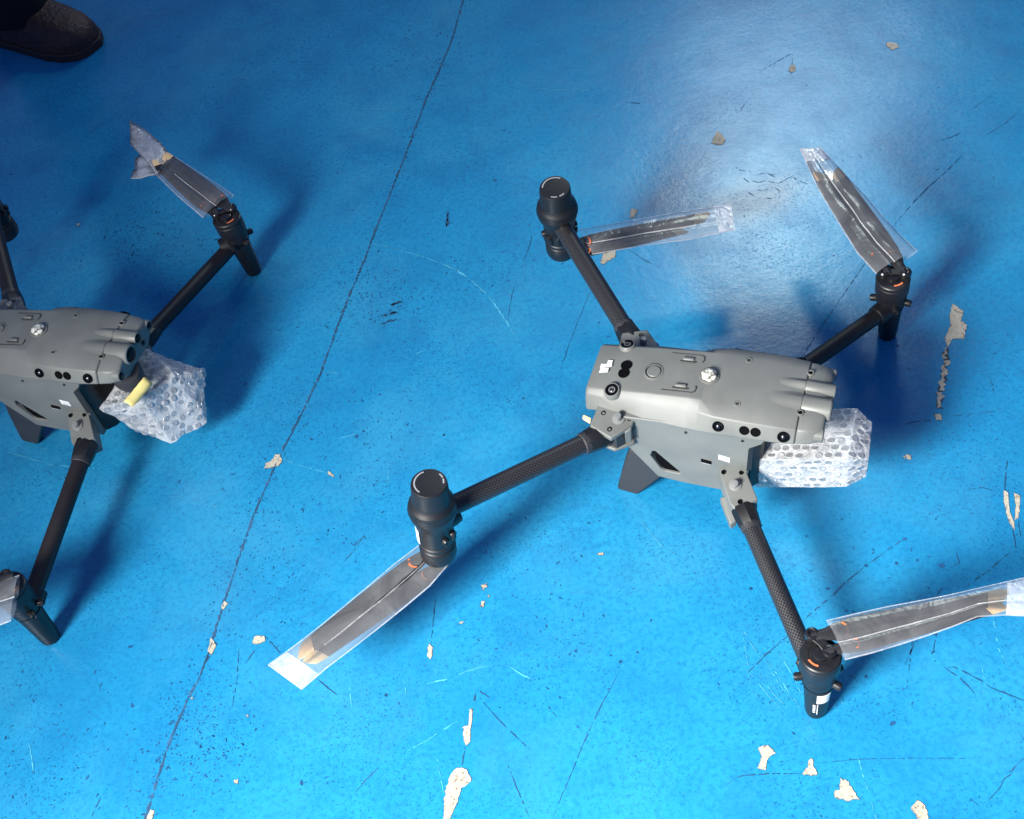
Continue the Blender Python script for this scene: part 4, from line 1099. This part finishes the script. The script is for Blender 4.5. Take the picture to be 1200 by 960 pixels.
def wrap(D, patches, label, crumple, seed):
    mw = Matrix.Translation(D['loc']) @ Euler(D['rot']).to_matrix().to_4x4()
    V, F = [], []
    cen = Vector()
    cnt = 0
    for q in patches:
        for p in q[:4]:
            cen += Vector(p)
            cnt += 1
    cen /= cnt

    def disp(p):
        a = .7 * noise.noise(p * 30 + Vector((seed, 0, 0))) + .7 * (.5 - abs(noise.noise(p * 62 + Vector((0, seed, 0))))) + .12 * abs(noise.noise(p * 150))
        return (p - cen).normalized() * a * crumple

    n = 22
    cache = {}
    for q in patches:
        A, B, Cc, Dd = [Vector(p) for p in q[:4]]
        idx = []
        for i in range(n + 1):
            for j in range(n + 1):
                u, v = i / n, j / n
                p = A.lerp(B, u).lerp(Dd.lerp(Cc, u), v)
                p = p + disp(p)
                key = tuple(round(c, 5) for c in p)
                if key not in cache:
                    cache[key] = len(V)
                    V.append(p)
                idx.append(cache[key])
        for i in range(n):
            for j in range(n):
                a = i * (n + 1) + j
                f = [idx[a], idx[a + 1], idx[a + n + 2], idx[a + n + 1]]
                if len(set(f)) >= 3:
                    F.append(tuple(dict.fromkeys(f)))
    o = mesh('bubble_wrap', V, F, 'wrap_film', None, smooth=50)
    o.matrix_world = mw
    tag(o, label, 'bubble wrap', 'bubble wrap round the camera mounts')
    count = 0
    for q in patches:
        if not q[4]:
            continue
        A, B, Cc, Dd = [Vector(p) for p in q[:4]]
        lu = ((B - A).length + (Cc - Dd).length) / 2
        lv = ((Dd - A).length + (Cc - B).length) / 2
        nu, nv = int(lu / .0108), max(1, int(lv / .0096))
        for jv in range(nv):
            for iu in range(nu):
                u = (iu + .5 + (.5 if jv % 2 else 0)) / (nu + .5)
                v = (jv + .5) / nv
                p = A.lerp(B, u).lerp(Dd.lerp(Cc, u), v)
                e1 = (B - A).lerp(Cc - Dd, v).normalized()
                nn = e1.cross((Dd - A).lerp(Cc - B, u)).normalized()
                if nn.dot(p - cen) < 0:
                    nn = -nn
                rb = random.Random(count * 7 + iu * 31 + jv)
                if rb.random() < .10:
                    count += 1
                    continue
                p = p + disp(p) + e1 * rb.uniform(-.0009, .0009) + nn.cross(e1) * rb.uniform(-.0009, .0009)
                b = bpy.data.objects.new('bubble', BUB)
                C.objects.link(b)
                b.parent = o
                rot = nn.to_track_quat('Z', 'Y').to_matrix().to_4x4()
                rot = Matrix.Rotation(random.Random(count).uniform(-.25, .25), 4, e1) @ rot
                b.matrix_basis = Matrix.Translation(p - nn * .0004) @ rot
                count += 1
                if count > 290:
                    return o
    return o


# right: a tidy block, pitched up at the front
a0, a1, a2, a3 = (.106, -.036, .109), (.204, -.036, .142), (.204, .034, .142), (.106, .034, .109)
b0, b1, b2, b3 = (.106, -.036, .049), (.208, -.036, .088), (.208, .034, .088), (.106, .034, .049)
c0, c1, c2, c3 = (.225, -.026, .136), (.222, .024, .132), (.222, .024, .098), (.226, -.026, .100)
w1 = wrap(D1, [(a0, a1, a2, a3, 1), (b0, b1, a1, a0, 1), (a3, a2, b2, b3, 0), (b0, b3, b2, b1, 0), (a1, c0, c1, a2, 1), (b1, c3, c0, a1, 1), (b2, c2, c1, a2, 0), (b1, b2, c2, c3, 0), (c0, c3, c2, c1, 1)],
          'neat silvery bubble wrap block under the nose of the right drone', .0014, 2.0)
# left: bulky, crumpled, held by a strip of yellow tape
p1, p2, p3, p4, p5, p6 = (.128, -.056, .128), (.150, -.045, .070), (.190, -.043, .048), (.225, -.004, .050), (.220, .040, .100), (.150, .040, .135)
t1, t2 = (.178, -.034, .130), (.205, .008, .128)
q1, q2, q3 = (.125, .040, .080), (.180, .042, .060), (.122, -.020, .060)
w2 = wrap(D2, [(p1, t1, t2, p6, 1), (p2, p3, t1, p1, 1), (p3, p4, t2, t1, 1), (t2, p4, p5, p5, 1), (t2, p5, p6, p6, 1), (p6, p5, q2, q1, 0), (p5, p4, q2, q2, 0), (p2, q3, p4, p3, 0), (q3, q1, q2, p4, 0), (p1, p6, q1, q3, 0), (p1, q3, p2, p2, 0)],
          'bulky crumpled bubble wrap with a yellow tape strip under the left drone nose', .0055, 5.0)
V, F = [], []
ta, tb, tc_, td = Vector((.172, -.056, .1520)), Vector((.186, -.020, .1590)), Vector((.195, -.021, .1490)), Vector((.182, -.057, .1430))
for i in range(9):
    for j in range(4):
        u, v = i / 8, j / 3
        p = ta.lerp(tb, u).lerp(td.lerp(tc_, u), v)
        V.append(p + Vector((0, 0, .0015 * noise.noise(p * 200) - .004 * (v - .5) ** 2)))
for i in range(8):
    for j in range(3):
        a = i * 4 + j
        F.append((a, a + 1, a + 5, a + 4))
tp = mesh('tape_strip', V, F, 'tape_yellow', w2, smooth=60)
sd = tp.modifiers.new('thick', 'SOLIDIFY')
sd.thickness = .0012

# ------------------------------------------------------------------ the person at the top left: one leg in view
person = empty('person', (-.757, 2.098, 0), (0, 0, math.atan2(-.58, .815)))
tag(person, 'person in dark trousers and a worn brown leather shoe at the top left corner', 'person')
# local x points towards the toe; the toe tip is at x = .195
secs = [(.193, .010, .028), (.188, .024, .040), (.175, .038, .052), (.150, .049, .060), (.115, .053, .070), (.075, .050, .086), (.035, .046, .104), (-.01, .043, .118), (-.05, .042, .122), (-.080, .038, .118), (-.095, .024, .105)]
rings = []
for x, w, h in secs:
    ring = []
    for i in range(18):
        a = math.pi * i / 17
        ca, sa = math.cos(a), math.sin(a)
        ring.append(Vector((x, math.copysign(abs(ca) ** .75, ca) * w, .012 + (h - .012) * sa ** .7 + (.004 * noise.noise(Vector((x * 55, ca * 3, 1))) - .005 * max(0, .35 - abs(noise.noise(Vector((x * 42, ca * 2.2, 4))))) * (1 if x < .125 else .2)) * sa)))
    rings.append(ring)
shoe = loft('shoe', rings, 'leather_brown', person, bevel=0, smooth=60)
ol = [(x, w + .004) for x, w, h in secs]
top = [Vector((x + (.004 if k == 0 else 0), w, .016)) for k, (x, w) in enumerate(ol)] + [Vector((x, -w, .016)) for x, w in reversed(ol)]
prism('sole', top, (0, 0, -.016), 'sole_brown', shoe, bevel=.002)
rings = []
for i in range(18):
    a = 2 * math.pi * i / 18
    pass
for k, x in enumerate((.088, .070, .052)):
    h = .084 + (.088 - x) * .55
    rod('shoelace', (x + .006, -.016, h - .002), (x - .004, .016, h - .001), .0028, 'lace_dark', shoe, 8)
rings = []
for k in range(22):
    t = k / 21
    z = .060 + .86 * t
    rx, ry = .072 + .018 * t, .064 + .022 * t
    cx = .030 - .05 * t
    if k == 0:
        rx, ry = rx + .004, ry + .003
    ring = []
    for i in range(26):
        a = 2 * math.pi * i / 26
        f = 1 + .10 * noise.noise(Vector((math.cos(a) * 1.2, math.sin(a) * 1.2, z * 9))) + .05 * noise.noise(Vector((math.cos(a) * 3, math.sin(a) * 3, z * 26)))
        zz = z + (.022 * max(0, -math.cos(a)) * -1 if k == 0 else 0)
        ring.append(Vector((cx + math.cos(a) * rx * f, math.sin(a) * ry * f, zz)))
    rings.append(ring)
loft('trouser_leg', rings, 'cloth_black', person, bevel=0, smooth=70)
